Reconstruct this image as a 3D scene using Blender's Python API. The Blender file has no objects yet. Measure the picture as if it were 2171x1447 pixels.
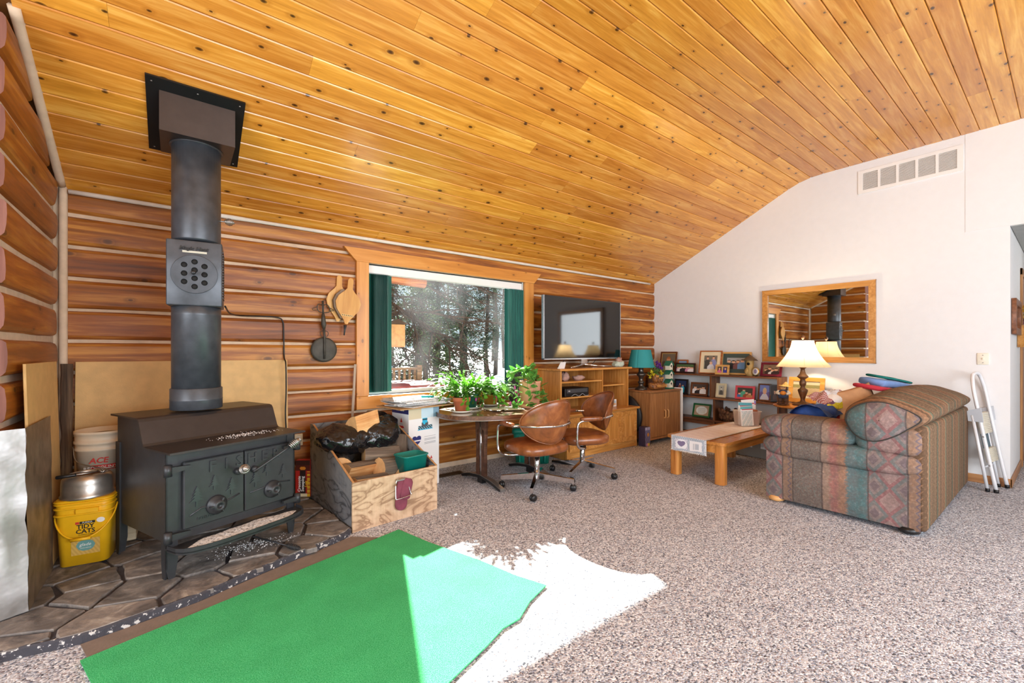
import bpy, bmesh, math, random
from mathutils import Vector, Matrix, Euler, noise
R = math.radians; PI = math.pi
sc = bpy.context.scene; COL = sc.collection
rnd = random.Random(7)

# ---------------------------------------------------------------- camera, sky, sun, lights, exposure
cd = bpy.data.cameras.new('camera'); cam = bpy.data.objects.new('camera', cd); COL.objects.link(cam)
cam.location = (0, 0, 1.35); cam.rotation_euler = (R(90), 0, R(-37.6457))
cd.sensor_fit = 'HORIZONTAL'; cd.sensor_width = 36; cd.lens = 919.793/2171*36; cd.shift_y = 21.36/2171
cd.clip_start = .05; cd.clip_end = 400
sc.camera = cam
wd = bpy.data.worlds.new('sky'); sc.world = wd; wd.use_nodes = True
bg = wd.node_tree.nodes['Background']; bg.inputs[0].default_value = (.72, .86, 1, 1); bg.inputs[1].default_value = 1.15
def light(name, kind, loc, energy, color=(1, 1, 1), **kw):
    ld = bpy.data.lights.new(name, kind); ld.energy = energy; ld.color = color
    for k, v in kw.items():
        if k != 'aim': setattr(ld, k, v)
    o = bpy.data.objects.new(name, ld); COL.objects.link(o); o.location = loc
    if 'aim' in kw: o.rotation_euler = Vector(kw['aim']).to_track_quat('-Z', 'Y').to_euler()
    return o
SUN = Vector((-.339*.835, -.941*.835, -.55))
light('sun', 'SUN', (4, 12, 9), 30, (1, .95, .87), angle=R(.6), aim=SUN)
light('front_fill_area', 'AREA', (2.3, -2.75, 1.75), 310, (.86, .93, 1), shape='RECTANGLE', size=4.6, size_y=2.3, aim=(0, 1, .08))  # added room fill just inside the solid front wall; no window there
light('left_fill_area', 'AREA', (-2.75, .2, 1.75), 165, (.88, .94, 1), shape='RECTANGLE', size=3.4, size_y=2.2, aim=(1, .1, .05))  # second added fill, unseen, beside the closed far left wall
light('hall_fill', 'POINT', (7.9, -.35, 2.3), 5, (1, .95, .88), shadow_soft_size=.12)  # unseen point fill added to brighten the dark hallway
sc.view_settings.view_transform = 'Standard'; sc.view_settings.look = 'None'
sc.view_settings.exposure = .15; sc.view_settings.gamma = 1; sc.view_settings.use_curve_mapping = False
try:
    cy = sc.cycles; cy.max_bounces = 8; cy.diffuse_bounces = 4; cy.glossy_bounces = 4; cy.transmission_bounces = 6
    cy.transparent_max_bounces = 10; cy.sample_clamp_indirect = 6; cy.caustics_reflective = False; cy.caustics_refractive = False
except Exception: pass

# ---------------------------------------------------------------- helpers
_hc = {}
def hx(s, a=1):
    if (s, a) not in _hc: _hc[s, a] = _hx(s, a)
    return _hc[s, a]
def _hx(s, a=1):
    s = s.lstrip('#'); c = [int(s[i:i+2], 16)/255 for i in (0, 2, 4)]
    return tuple(x/12.92 if x <= .04045 else ((x+.055)/1.055)**2.4 for x in c)+(a,)
class Mt:                                            # a small node-material builder
    def __init__(s, name):
        s.m = bpy.data.materials.new(name); s.m.use_nodes = True; s.t = s.m.node_tree; s.t.nodes.clear()
        s.o = s.n('ShaderNodeOutputMaterial'); s.b = s.n('ShaderNodeBsdfPrincipled'); s.l(s.b.outputs[0], s.o.inputs[0])
    def n(s, k, **kw):
        x = s.t.nodes.new(k)
        for a, b in kw.items(): setattr(x, a, b)
        return x
    def l(s, a, b): s.t.links.new(a, b)
    def put(s, inp, v):
        if hasattr(v, 'is_linked'): s.l(v, inp)
        elif isinstance(v, str): inp.default_value = hx(v)
        else: inp.default_value = v
    def co(s, rand=0, scale=(1, 1, 1), rot=(0, 0, 0)):
        c = s.n('ShaderNodeTexCoord').outputs['Object']
        if rand:
            r = s.n('ShaderNodeObjectInfo').outputs['Random']
            v = s.n('ShaderNodeVectorMath', operation='MULTIPLY_ADD'); s.l(r, v.inputs[0]); v.inputs[1].default_value = (rand, rand*.7, rand*1.3); s.l(c, v.inputs[2]); c = v.outputs[0]
        m = s.n('ShaderNodeMapping'); s.l(c, m.inputs[0]); m.inputs['Scale'].default_value = scale; m.inputs['Rotation'].default_value = rot
        return m.outputs[0]
    def xyz(s, v):
        x = s.n('ShaderNodeSeparateXYZ'); s.l(v, x.inputs[0]); return x.outputs
    def noise(s, v, sc=5, det=3, rough=.5, dist=0, col=False):
        x = s.n('ShaderNodeTexNoise'); s.l(v, x.inputs['Vector']); x.inputs['Scale'].default_value = sc; x.inputs['Detail'].default_value = det
        x.inputs['Roughness'].default_value = rough; x.inputs['Distortion'].default_value = dist
        return x.outputs['Color' if col else 'Fac']
    def voro(s, v, sc=5, feat='F1', out='Distance', rand=1, dim='3D'):
        x = s.n('ShaderNodeTexVoronoi', feature=feat, voronoi_dimensions=dim); s.l(v, x.inputs['Vector']); x.inputs['Scale'].default_value = sc; x.inputs['Randomness'].default_value = rand
        return x.outputs[out]
    def math(s, op, a, b=0, c=0):
        x = s.n('ShaderNodeMath', operation=op); s.put(x.inputs[0], a); s.put(x.inputs[1], b); s.put(x.inputs[2], c); return x.outputs[0]
    def ramp(s, f, st, const=False):
        x = s.n('ShaderNodeValToRGB'); s.l(f, x.inputs[0]); r = x.color_ramp; r.interpolation = 'CONSTANT' if const else 'LINEAR'
        while len(r.elements) < len(st): r.elements.new(1)
        for e, (p, c) in zip(r.elements, st): e.position = p; e.color = hx(c) if isinstance(c, str) else (c, c, c, 1)
        return x.outputs[0]
    def mix(s, f, a, b, mode='MIX'):
        x = s.n('ShaderNodeMix', data_type='RGBA', blend_type=mode); s.put(x.inputs[0], f); s.put(x.inputs[6], a); s.put(x.inputs[7], b); return x.outputs[2]
    def hsv(s, c, h=.5, sa=1, v=1):
        x = s.n('ShaderNodeHueSaturation'); s.put(x.inputs['Color'], c); s.put(x.inputs['Hue'], h); s.put(x.inputs['Saturation'], sa); s.put(x.inputs['Value'], v); return x.outputs[0]
    def rand(s, a, b):
        x = s.n('ShaderNodeMapRange'); s.l(s.n('ShaderNodeObjectInfo').outputs['Random'], x.inputs[0]); x.inputs[3].default_value = a; x.inputs[4].default_value = b; return x.outputs[0]
    def bump(s, h, st=.3, d=.01):
        x = s.n('ShaderNodeBump'); s.l(h, x.inputs['Height']); x.inputs['Strength'].default_value = st; x.inputs['Distance'].default_value = d
        s.l(x.outputs[0], s.b.inputs['Normal'])
    def set(s, color=None, rough=None, metal=None, coat=None, spec=None, **kw):
        for k, v in (('Base Color', color), ('Roughness', rough), ('Metallic', metal), ('Coat Weight', coat), ('Specular IOR Level', spec)):
            if v is not None: s.put(s.b.inputs[k], v)
        for k, v in kw.items(): s.put(s.b.inputs[k.replace('_', ' ')], v)
        return s.m
def plain(name, c, rough=.5, metal=0, var=.08, bump=0, bs=60, coat=0, spec=None):
    m = Mt(name); v = m.co(); n = m.noise(v, 14, 4)
    x = m.hsv(c, v=m.ramp(n, [(.3, 1-var), (.7, 1+var if var < .5 else 1)])) if var else c
    if bump: m.bump(m.noise(v, bs, 3), bump, .004)
    return m.set(x, rough, metal, coat, spec)
def wood(name, dark, mid, light, axis='x', sc=1, rough=.4, coat=0, knots=0, tint=.12, ks=(2.2, 6), contrast=1, hue=.0):
    m = Mt(name); a = {'x': (.7, 11, 11), 'y': (11, .7, 11), 'z': (11, 11, .7)}[axis]
    v = m.co(37, [q*sc for q in a]); n1 = m.noise(v, 1.6, 5, .55, .9); n2 = m.noise(v, 7, 3, .6, .2)
    f = m.math('ADD', m.math('MULTIPLY', n1, .75), m.math('MULTIPLY', n2, .25)); k = .12/contrast
    c = m.ramp(f, [(.5-2*k+.0, dark), (.5, mid), (.5+k, light)])
    if knots:
        X_, Y_, Z_ = m.xyz(m.co(61)); A_, B_, C_ = {'x': (X_, Y_, Z_), 'y': (Y_, X_, Z_), 'z': (Z_, X_, Y_)}[axis]
        cb = m.n('ShaderNodeCombineXYZ'); m.l(m.math('MULTIPLY', A_, ks[1]*.55), cb.inputs[0]); m.l(m.math('MULTIPLY', m.math('ADD', B_, C_), ks[1]), cb.inputs[1]); kv = cb.outputs[0]
        gate = m.ramp(m.xyz(m.voro(kv, 1, out='Color', dim='2D'))[0], [(.52, .5), (.54, 0.)]); vs = m.math('MULTIPLY', m.voro(kv, 1, dim='2D'), m.math('ADD', .7, m.math('MULTIPLY', m.xyz(m.voro(kv, 1, out='Color', dim='2D'))[1], 1.3))); d = m.math('ADD', vs, gate)
        wob = m.math('ADD', d, m.math('MULTIPLY', m.noise(v, 3, 3), .06))
        c = m.mix(m.ramp(wob, [(.06, .95*knots), (.095, .75*knots), (.125, .0)]), c, hx('#3a1c0a'))
        c = m.mix(m.ramp(wob, [(.11, .0), (.15, .45*knots), (.27, 0)]), c, dark)
    c = m.hsv(c, h=m.rand(.5-hue, .5+hue), v=m.rand(1-tint, 1+tint))
    m.bump(n2, .12, .002)
    return m.set(c, rough, 0, coat, Coat_Roughness=.12)
class G:                                             # geometry collector for one mesh
    def __init__(s): s.v = []; s.f = []; s.mi = []; s.sm = []
    def add(s, V, Fs, mi=0, sm=False, M=None):
        o = len(s.v)
        s.v += [tuple(M @ Vector(p)) for p in V] if M else [tuple(p) for p in V]
        for f in Fs: s.f.append([i+o for i in f]); s.mi.append(mi); s.sm.append(sm)
        return s
    def box(s, x0, x1, y0, y1, z0, z1, b=0, mi=0, M=None, seg=1):
        if not b:
            V = [(x, y, z) for z in (z0, z1) for y in (y0, y1) for x in (x0, x1)]
            return s.add(V, [(0, 2, 3, 1), (4, 5, 7, 6), (0, 1, 5, 4), (2, 6, 7, 3), (0, 4, 6, 2), (1, 3, 7, 5)], mi, False, M)
        bm = bmesh.new(); bmesh.ops.create_cube(bm, size=1)
        for q in bm.verts: q.co = ((x0+x1)/2+q.co.x*(x1-x0), (y0+y1)/2+q.co.y*(y1-y0), (z0+z1)/2+q.co.z*(z1-z0))
        bmesh.ops.bevel(bm, geom=bm.edges[:], offset=min(b, .49*min(x1-x0, y1-y0, z1-z0)), segments=seg, affect='EDGES', profile=.5)
        return s.bm(bm, mi, seg > 1, M)
    def bm(s, bm, mi=0, sm=False, M=None):
        bm.verts.index_update(); s.add([q.co[:] for q in bm.verts], [[q.index for q in f.verts] for f in bm.faces], mi, sm, M); bm.free(); return s
    def prism(s, poly, a, b, axis='y', mi=0, M=None, capmi=None):
        n = len(poly); P = {'y': lambda p, h: (p[0], h, p[1]), 'x': lambda p, h: (h, p[0], p[1]), 'z': lambda p, h: (p[0], p[1], h)}[axis]
        s.add([P(p, a) for p in poly]+[P(p, b) for p in poly], [(i, (i+1) % n, n+(i+1) % n, n+i) for i in range(n)], mi, False, M)
        s.add([P(p, a) for p in poly], [list(range(n))[::-1]], mi if capmi is None else capmi, False, M)
        return s.add([P(p, b) for p in poly], [list(range(n))], mi if capmi is None else capmi, False, M)
    def tube(s, pts, r, n=8, mi=0, M=None, closed=False, flat=1):
        pts = [Vector(p) for p in pts]; k = len(pts); rs = r if isinstance(r, (list, tuple)) else [r]*k
        V = []; up = None
        for i, p in enumerate(pts):
            t = (pts[(i+1) % k]-pts[i-1]) if closed else (pts[min(i+1, k-1)]-pts[max(i-1, 0)])
            t.normalize()
            if up is None: up = Vector((0, 0, 1)) if abs(t.z) < .9 else Vector((1, 0, 0))
            up = (up-t*up.dot(t)).normalized(); sd = t.cross(up)
            V += [p+rs[i]*(math.cos(a)*sd*flat+math.sin(a)*up) for a in (2*PI*j/n for j in range(n))]
        Fs = [(i*n+j, i*n+(j+1) % n, ((i+1) % k)*n+(j+1) % n, ((i+1) % k)*n+j) for i in range(k if closed else k-1) for j in range(n)]
        if not closed: Fs += [list(range(n))[::-1], list(range((k-1)*n, k*n))]
        return s.add(V, Fs, mi, True, M)
    def lathe(s, prof, n=24, mi=0, M=None, sm=True, c=(0, 0, 0), sx=1, sy=1, cap=True):
        V = [(c[0]+r*math.cos(2*PI*j/n)*sx, c[1]+r*math.sin(2*PI*j/n)*sy, c[2]+z) for r, z in prof for j in range(n)]; k = len(prof)
        Fs = [(i*n+j, i*n+(j+1) % n, (i+1)*n+(j+1) % n, (i+1)*n+j) for i in range(k-1) for j in range(n)]
        if cap and prof[0][0] > 1e-5: Fs.append(list(range(n))[::-1])
        if cap and prof[-1][0] > 1e-5: Fs.append(list(range((k-1)*n, k*n)))
        return s.add(V, Fs, mi, sm, M)
    def sup(s, c, r, e1=1, e2=1, nu=20, nv=12, mi=0, M=None, wob=0, ws=6, seed=0):   # superellipsoid: ball, cushion, bag
        P = lambda w, e: math.copysign(abs(w)**e, w); V = []
        for i in range(nv+1):
            a = -PI/2+PI*i/nv
            for j in range(nu):
                b = 2*PI*j/nu; p = Vector((P(math.cos(a), e1)*P(math.cos(b), e2)*r[0], P(math.cos(a), e1)*P(math.sin(b), e2)*r[1], P(math.sin(a), e1)*r[2]))
                if wob: p *= 1+wob*noise.noise(Vector((p.x/max(r), p.y/max(r), p.z/max(r)))*ws*.4+Vector((seed, seed*2, 0)))
                V.append(p+Vector(c))
        return s.add(V, [(i*nu+j, i*nu+(j+1) % nu, (i+1)*nu+(j+1) % nu, (i+1)*nu+j) for i in range(nv) for j in range(nu)], mi, True, M)
    def surf(s, fn, nu, nv, mi=0, M=None, cu=False, sm=True, caps=False):
        V = [fn(i/nu, j/nv) for j in range(nv+1) for i in range(nu if cu else nu+1)]; w = nu if cu else nu+1
        Fs = [(j*w+i, j*w+(i+1) % w, (j+1)*w+(i+1) % w, (j+1)*w+i) for j in range(nv) for i in range(nu)]
        s.add(V, Fs, mi, sm, M)
        if caps: s.add(V[:w], [list(range(w))[::-1]], mi, sm, M); s.add(V[-w:], [list(range(w))], mi, sm, M)
        return s
    def mesh(s, name, mats):
        me = bpy.data.meshes.new(name); me.from_pydata(s.v, [], s.f)
        for m in (mats if isinstance(mats, (list, tuple)) else [mats]): me.materials.append(m)
        me.polygons.foreach_set('material_index', s.mi); me.polygons.foreach_set('use_smooth', s.sm); me.update()
        bm = bmesh.new(); bm.from_mesh(me); bmesh.ops.remove_doubles(bm, verts=bm.verts, dist=1e-6); bmesh.ops.recalc_face_normals(bm, faces=bm.faces); bm.to_mesh(me); bm.free()
        return me
    def obj(s, name, mats, parent=None, loc=None, rot=None, **kw): return put(name, s.mesh(name, mats), parent, loc, rot, **kw)
def put(name, me, parent=None, loc=None, rot=None, **kw):
    o = bpy.data.objects.new(name, me); COL.objects.link(o)
    if parent: o.parent = parent
    if loc is not None: o.location = loc
    if rot is not None: o.rotation_euler = rot
    for k, v in kw.items(): o[k] = v
    return o
def thing(name, label, cat, loc=(0, 0, 0), rz=0, group=None, rot=None):
    o = bpy.data.objects.new(name, None); COL.objects.link(o); o.location = loc; o.rotation_euler = rot or (0, 0, R(rz)); o.empty_display_size = .1
    o['label'] = label; o['category'] = cat
    if group: o['group'] = group
    return o
def tag(o, label, cat, group=None):
    o['label'] = label; o['category'] = cat
    if group: o['group'] = group
    return o
def copy_tree(o, parent=None):
    c = o.copy(); COL.objects.link(c); c.parent = parent
    for ch in list(o.children): copy_tree(ch, c)
    return c
def curve_mesh(cu):
    o = bpy.data.objects.new('tmp', cu); COL.objects.link(o)
    dg = bpy.context.evaluated_depsgraph_get(); me = bpy.data.meshes.new_from_object(o.evaluated_get(dg))
    bpy.data.objects.remove(o); bpy.data.curves.remove(cu); return me
def plate(loops, th, mat, name, parent=None, loc=None, rot=None, bevel=0, **kw):    # flat plate with holes, lying in XY, thickness along Z
    cu = bpy.data.curves.new(name, 'CURVE'); cu.dimensions = '2D'; cu.fill_mode = 'BOTH'; cu.extrude = th/2; cu.bevel_depth = bevel
    for lp in loops:
        sp = cu.splines.new('POLY'); sp.points.add(len(lp)-1); sp.use_cyclic_u = True
        for q, p in zip(sp.points, lp): q.co = (p[0], p[1], 0, 1)
    me = curve_mesh(cu); me.materials.clear(); me.materials.append(mat); return put(name, me, parent, loc, rot, **kw)
def text(s, size, mat, parent, loc, rot, ext=.0004, name='lettering', align='CENTER', sx=1, shear=0, bold=0):
    cu = bpy.data.curves.new('t', 'FONT'); cu.body = s; cu.size = size; cu.extrude = ext; cu.align_x = align; cu.align_y = 'CENTER'; cu.resolution_u = 2; cu.shear = shear; cu.offset = bold
    me = curve_mesh(cu); me.materials.clear(); me.materials.append(mat); o = put(name, me, parent, loc, rot); o.scale = (sx, 1, 1); return o
def circ(r, n=24, c=(0, 0), sx=1, a0=0): return [(c[0]+r*sx*math.cos(a0+2*PI*i/n), c[1]+r*math.sin(a0+2*PI*i/n)) for i in range(n)]
def rrect(x0, x1, y0, y1, r, n=5):
    o = []
    for cx, cy, a in ((x1-r, y1-r, 0), (x0+r, y1-r, 90), (x0+r, y0+r, 180), (x1-r, y0+r, 270)):
        o += [(cx+r*math.cos(R(a+90*i/n)), cy+r*math.sin(R(a+90*i/n))) for i in range(n+1)]
    return o
def bez(pts, n=8):                                    # smooth Catmull-Rom path
    P = [Vector(p) for p in pts]; P = [P[0]*2-P[1]]+P+[P[-1]*2-P[-2]]; o = []
    for i in range(1, len(P)-2):
        for k in range(n):
            t = k/n; a, b, c, d = P[i-1:i+3]; o.append(.5*((2*b)+(c-a)*t+(2*a-5*b+4*c-d)*t*t+(3*b-a-3*c+d)*t**3))
    o.append(P[-2]); return o
PRINT = Mt('printed_paper'); _a = PRINT.n('ShaderNodeVertexColor'); _a.layer_name = 'Col'; PRINT = PRINT.set(_a.outputs[0], .45)
def printed(name, w, h, fn, parent, loc=(0, 0, 0), rot=(0, 0, 0), nx=24, ny=18, mat=None):   # flat print in the XZ plane facing -Y
    V = [(w*(i/nx-.5), 0, h*j/ny) for j in range(ny+1) for i in range(nx+1)]
    Fs = [(j*(nx+1)+i, j*(nx+1)+i+1, (j+1)*(nx+1)+i+1, (j+1)*(nx+1)+i) for j in range(ny) for i in range(nx)]
    me = bpy.data.meshes.new(name); me.from_pydata(V, [], Fs); me.materials.append(mat or PRINT)
    at = me.color_attributes.new('Col', 'FLOAT_COLOR', 'CORNER'); dat = []
    for j in range(ny):
        for i in range(nx): dat += list(hx(fn((i+.5)/nx, (j+.5)/ny)))*4
    at.data.foreach_set('color', dat); return put(name, me, parent, loc, rot)
XR, YB, XL = 6.551, 4.444, -.67
# ---------------------------------------------------------------- materials
BOARD = wood('varnished_pine_board', '#a8621a', '#d68f34', '#e8ab50', 'x', 1.15, .27, .35, knots=1, tint=.15, ks=(2.6, 7.6), contrast=.8, hue=.006)
LOG = wood('oiled_log', '#4a2408', '#9c5819', '#c28136', 'x', .8, .5, .03, knots=.8, tint=.13, ks=(1.5, 5), contrast=.95, hue=.005)
LOGY = wood('oiled_log_side_wall', '#552a09', '#a35c1b', '#c07e30', 'y', .8, .45, .05, knots=.8, tint=.12, ks=(1.5, 4.4), contrast=.85)
LOGEND = wood('red_painted_log_end', '#4a2b25', '#70463b', '#83574a', 'z', .5, .8, tint=.12)
CHINK = plain('tan_chinking', '#d6bda2', .9, var=.1, bump=.4, bs=25)
CASING = wood('window_casing_pine', '#b0691f', '#d28b38', '#dd9b4a', 'x', .5, .4, .1, knots=.6, tint=.05, ks=(1.8, 9))
CASINGZ = wood('window_casing_pine_upright', '#b0691f', '#cf8a3c', '#dc9b4c', 'z', .5, .4, .1, knots=.6, tint=.05, ks=(1.8, 9))
WHITEPL = plain('white_plaster', '#e8e8e8', .85, var=.012, bump=.18, bs=90)
WHITE = plain('white_vinyl', '#eeece8', .4, var=.02)
GREYTEX = plain('grey_textured_ceiling', '#a9aaa7', .95, var=.05, bump=1, bs=70)
OAKT = wood('oak_trim', '#8d5a30', '#b47d4d', '#c4905e', 'y', 1, .4, .05)
OAKTX = wood('oak_trim_hall', '#8d5a30', '#b47d4d', '#c4905e', 'x', 1, .4, .05)
m = Mt('speckled_carpet'); v = m.co(); c1 = m.voro(v, 125, out='Color'); q = m.xyz(c1)[0]
c = m.ramp(q, [(.0, '#50535c'), (.14, '#83868f'), (.3, '#b0b3bc'), (.55, '#ccced6'), (.78, '#e0e2e8'), (1, '#f3f5f8')])
c = m.mix(m.math('MULTIPLY', m.ramp(m.xyz(c1)[1], [(.80, 0.), (.82, 1.)]), .45), c, '#9a7c76'); c = m.mix(m.math('MULTIPLY', m.ramp(m.xyz(c1)[2], [(.82, 0.), (.84, 1.)]), .5), c, '#77839a')
c = m.hsv(c, v=m.ramp(m.noise(v, 1.3, 3), [(.3, .93), (.7, 1.)]))
m.bump(m.math('SUBTRACT', m.noise(v, 160, 2), m.voro(v, 125)), .55, .006); CARPET = m.set(c, .95, 0, 0, .1)

def struct(o): o['kind'] = 'structure'; return o
def sroot(name):
    o = bpy.data.objects.new(name, 'green pine mid-distance behind the tall pale pine'); COL.objects.link(o); o['kind'] = 'structure'; return o

# ---------------------------------------------------------------- floor, walls, ceiling
struct(G().box(-3, 9.2, -3, 4.7, -.12, 0).obj('floor', CARPET))
WX0, WX1, WZ0, WZ1 = 1.556, 3.62, .895, 2.261
wb = struct(G().box(-1.2, WX0, YB+.035, YB+.22, 0, 2.62).box(WX1, 6.7, YB+.035, YB+.22, 0, 2.62).box(WX0, WX1, YB+.035, YB+.22, 0, WZ0)
            .box(WX0, WX1, YB+.035, YB+.22, WZ1, 2.62).obj('wall_back', CHINK))
def log_mesh(a, b, zc, h, bul, axis, seed, yend=None, endmi=0, back=.05):
    prof = [(-back, -.5), (.002, -.5), (.03, -.44), (.041, -.36), (.046, -.15), (.047, .1), (.044, .36), (.034, .44), (.002, .5), (-back, .5)]
    n = max(3, int((b-a)/.16)); g = G(); V = []
    for i in range(n+1):
        for k, (o, t) in enumerate(prof):
            t2 = t*h+zc; e = b if not yend else min(b, yend(t2)); u = a+(max(e, a+.01)-a)*i/n
            w = noise.noise(Vector((u*2.3, seed*3.1, k*.35)))
            z = t2+w*.008; d = o*bul/.047*(1+.25*noise.noise(Vector((u*1.7, seed, k*.2+9)))) if o > 0 else o
            V.append((u, -d, z) if axis == 'x' else (d, u, z))
    m_ = len(prof); g.add(V, [(i*m_+k, i*m_+(k+1) % m_, (i+1)*m_+(k+1) % m_, (i+1)*m_+k) for i in range(n) for k in range(m_)], 0, False)
    g.add(V[:m_], [list(range(m_))], endmi); g.add(V[-m_:], [list(range(m_))], 0); return g
s_ = 0
for k in range(11):
    zc = 2.46-.23*k; h = .212; s_ += 1
    if zc+h/2 < .05: continue
    if k == 0: zc -= .01; h = .19; segs = [(-.66, 6.56)]
    elif .80 < zc < 2.40: segs = [(-.64, 1.44), (3.76, 6.56)]
    else: segs = [(-.64, 6.56)]
    for a, b in segs: log_mesh(a, b, zc, h, .038, 'x', s_).obj('log', LOG, wb, (0, YB+.042, 0)); s_ += 7
yend = lambda z: 4.42-(z-2.53)/.49 if z > 2.5 else 4.43
wl = struct(G().box(-1.0, XL-.035, 3.26, 4.66, 0, 2.53).prism([(3.26, 2.53), (4.42, 2.53), (3.26, 3.05)], -1.0, XL-.035, 'x').obj('wall_left', CHINK))
for k in range(-3, 11):
    zc = 2.46-.23*k+.01
    if zc-.09 > 3.05 or zc < .05: continue
    log_mesh(3.215+.03*noise.noise(Vector((k*1.7, 0, 0))), 4.40, zc, .20, .045, 'y', 50+k, yend, 1, .33).obj('log', [LOGY, LOGEND], wl, (XL-.045, 0, 0)); s_ += 1
g = G()
g.tube([(XL+.02, YB-.005, .05+.1*i) for i in range(26)], [.024+.006*noise.noise(Vector((i, 0, 0))) for i in range(26)], 8)
g.tube([(XL+.015, 4.42-.06*i, 2.54+.49*.06*i+.0) for i in range(20)], [.026+.008*noise.noise(Vector((i, 3, 0))) for i in range(20)], 8)
g.obj('chinking_bead', CHINK, wl)
G().tube([(-.62+.2*i, YB-.022, 2.502) for i in range(36)], [.017+.005*noise.noise(Vector((i*.9, 5, 0))) for i in range(36)], 8).obj('chinking_bead', plain('pale_caulk', '#ddd3c6', .9, var=.05), wb)
wr = struct(G().box(XR, 6.72, .39, 4.66, 0, 3.9).box(XR, 6.72, -1.0, .39, 2.6, 3.9).box(XR, 6.72, -3.1, -1.0, 0, 3.9).box(XR-.004, XR, -1, .70, 2.6, 3.66).obj('wall_right', WHITEPL))
struct(G().box(-3, 6.72, -3.12, -3, 0, 3.9).obj('wall_front', WHITEPL))
struct(G().box(-3.12, -3, -3.12, 4.0, 0, 3.9).box(-3, -1.0, 3.34, 3.46, 0, 3.9).obj('wall_left_far', WHITEPL))
struct(G().box(6.72, 9.2, .39, .52, 0, 2.7).box(9.1, 9.2, -1.1, .39, 0, 2.7).box(6.72, 9.2, -1.12, -1.0, 0, 2.7).obj('wall_hall', WHITEPL))
struct(G().box(6.56, 9.1, -.995, .385, 2.592, 2.66).obj('ceiling_hall', GREYTEX))
# board ceiling: a slope above the log wall, a bend, then flat
def cpath(s):                                        # distance along the section -> (y, z)
    L1, r = 2.33, .85; th = math.atan(.49); y0, z0 = 4.46, 2.515
    if s < L1: return y0-s*math.cos(th), z0+s*math.sin(th)
    y1, z1 = y0-L1*math.cos(th), z0+L1*math.sin(th); a = (s-L1)/r
    if a < th: return y1-r*(math.sin(th)-math.sin(th-a)), z1+r*(math.cos(th-a)-math.cos(th))
    return y1-r*math.sin(th)-(s-L1-r*th), z1+r*(1-math.cos(th))
g = G(); ps = [cpath(i*.15) for i in range(55)]
for a, b in zip(ps, ps[1:]): g.add([(-3, a[0], a[1]+.022), (6.7, a[0], a[1]+.022), (6.7, b[0], b[1]+.022), (-3, b[0], b[1]+.022)], [(0, 1, 2, 3)])
g.box(-3.1, 6.7, -3.1, 4.7, 3.95, 4.0)
ce = struct(g.obj('ceiling', wood('dark_groove', '#3a200c', '#4a2a10', '#5a3416')))
bw = .1372; cache = {}
def board(L):
    L = round(L, 1)
    if L not in cache:
        w = bw/2-.0014; g = G(); g.prism([(-w, .02), (-w, .006), (-w+.006, 0), (w-.006, 0), (w, .006), (w, .02)], 0, L-.001, 'x'); cache[L] = g.mesh('plank', BOARD)
    return cache[L], L
r2 = random.Random(11)
for i in range(46):
    y0, z0 = cpath(i*bw); y1, z1 = cpath((i+1)*bw); ang = math.atan2(z1-z0, -(y1-y0))
    xs = -3.0 if (y0 < 3.3) else -.66; x = xs-(r2.random()*1.5 if xs < -1 else 0)
    first = True
    while x < 6.545:
        L = round(r2.choice([1.9, 2.5, 3.1, 3.7, 4.3, 4.9])-(r2.random()*1.6 if first and xs > -1 else 0), 1); first = False
        L = min(L, round(6.56-x, 1)) if 6.56-x > .15 else round(6.6-x, 1)
        if L <= .05: break
        me, L = board(L)
        put('plank', me, ce, (x, (y0+y1)/2, (z0+z1)/2), (-ang, 0, 0)); x += L
# trims
struct(G().box(XR-.014, XR, .376, 4.4, 0, .085, .004).obj('baseboard_right', OAKT))
struct(G().box(XR-.014, 7.83, .376, .39, 0, .085, .004).obj('baseboard_hall', OAKTX))
dh = struct(G().box(7.83, 7.92, .37, .39, 0, 2.33, .004).box(7.83, 8.9, .37, .39, 2.25, 2.33, .004).obj('door_1', wood('oak_door_casing', '#8d5a30', '#b98049', '#c9925c', 'z', 1, .4)))
G().box(7.92, 8.8, .383, .40, 0, 2.25).obj('door_panel', wood('hall_door', '#7a4a28', '#96633b', '#a8754a', 'z', .6, .4), dh)

# ---------------------------------------------------------------- window with pane, casing and green blinds
w1 = struct(G().box(WX0, WX1, YB-.0, YB+.2, WZ0-.02, WZ0).box(WX0, WX1, YB, YB+.2, WZ1, WZ1+.02).box(WX0-.02, WX0, YB, YB+.2, WZ0-.02, WZ1+.02).box(WX1, WX1+.02, YB, YB+.2, WZ0-.02, WZ1+.02)
            .box(WX0, WX1, YB+.13, YB+.17, WZ1-.05, WZ1).box(WX0, WX1, YB+.13, YB+.17, WZ0, WZ0+.04).box(WX0, WX0+.04, YB+.13, YB+.17, WZ0+.04, WZ1-.05).box(WX1-.04, WX1, YB+.13, YB+.17, WZ0+.04, WZ1-.05).obj('window_1', WHITE))
GL = Mt('window_glass'); GL.t.nodes.remove(GL.b); a = GL.n('ShaderNodeBsdfTransparent'); a.inputs[0].default_value = (.93, .96, .95, 1)
b = GL.n('ShaderNodeBsdfGlossy'); b.inputs['Roughness'].default_value = .02; d_ = GL.n('ShaderNodeBsdfTranslucent'); d_.inputs[0].default_value = (.9, .93, 1, 1)
f = GL.n('ShaderNodeFresnel'); f.inputs[0].default_value = 1.18; x1 = GL.n('ShaderNodeMixShader'); GL.l(f.outputs[0], x1.inputs[0]); GL.l(a.outputs[0], x1.inputs[1]); GL.l(b.outputs[0], x1.inputs[2])
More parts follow.
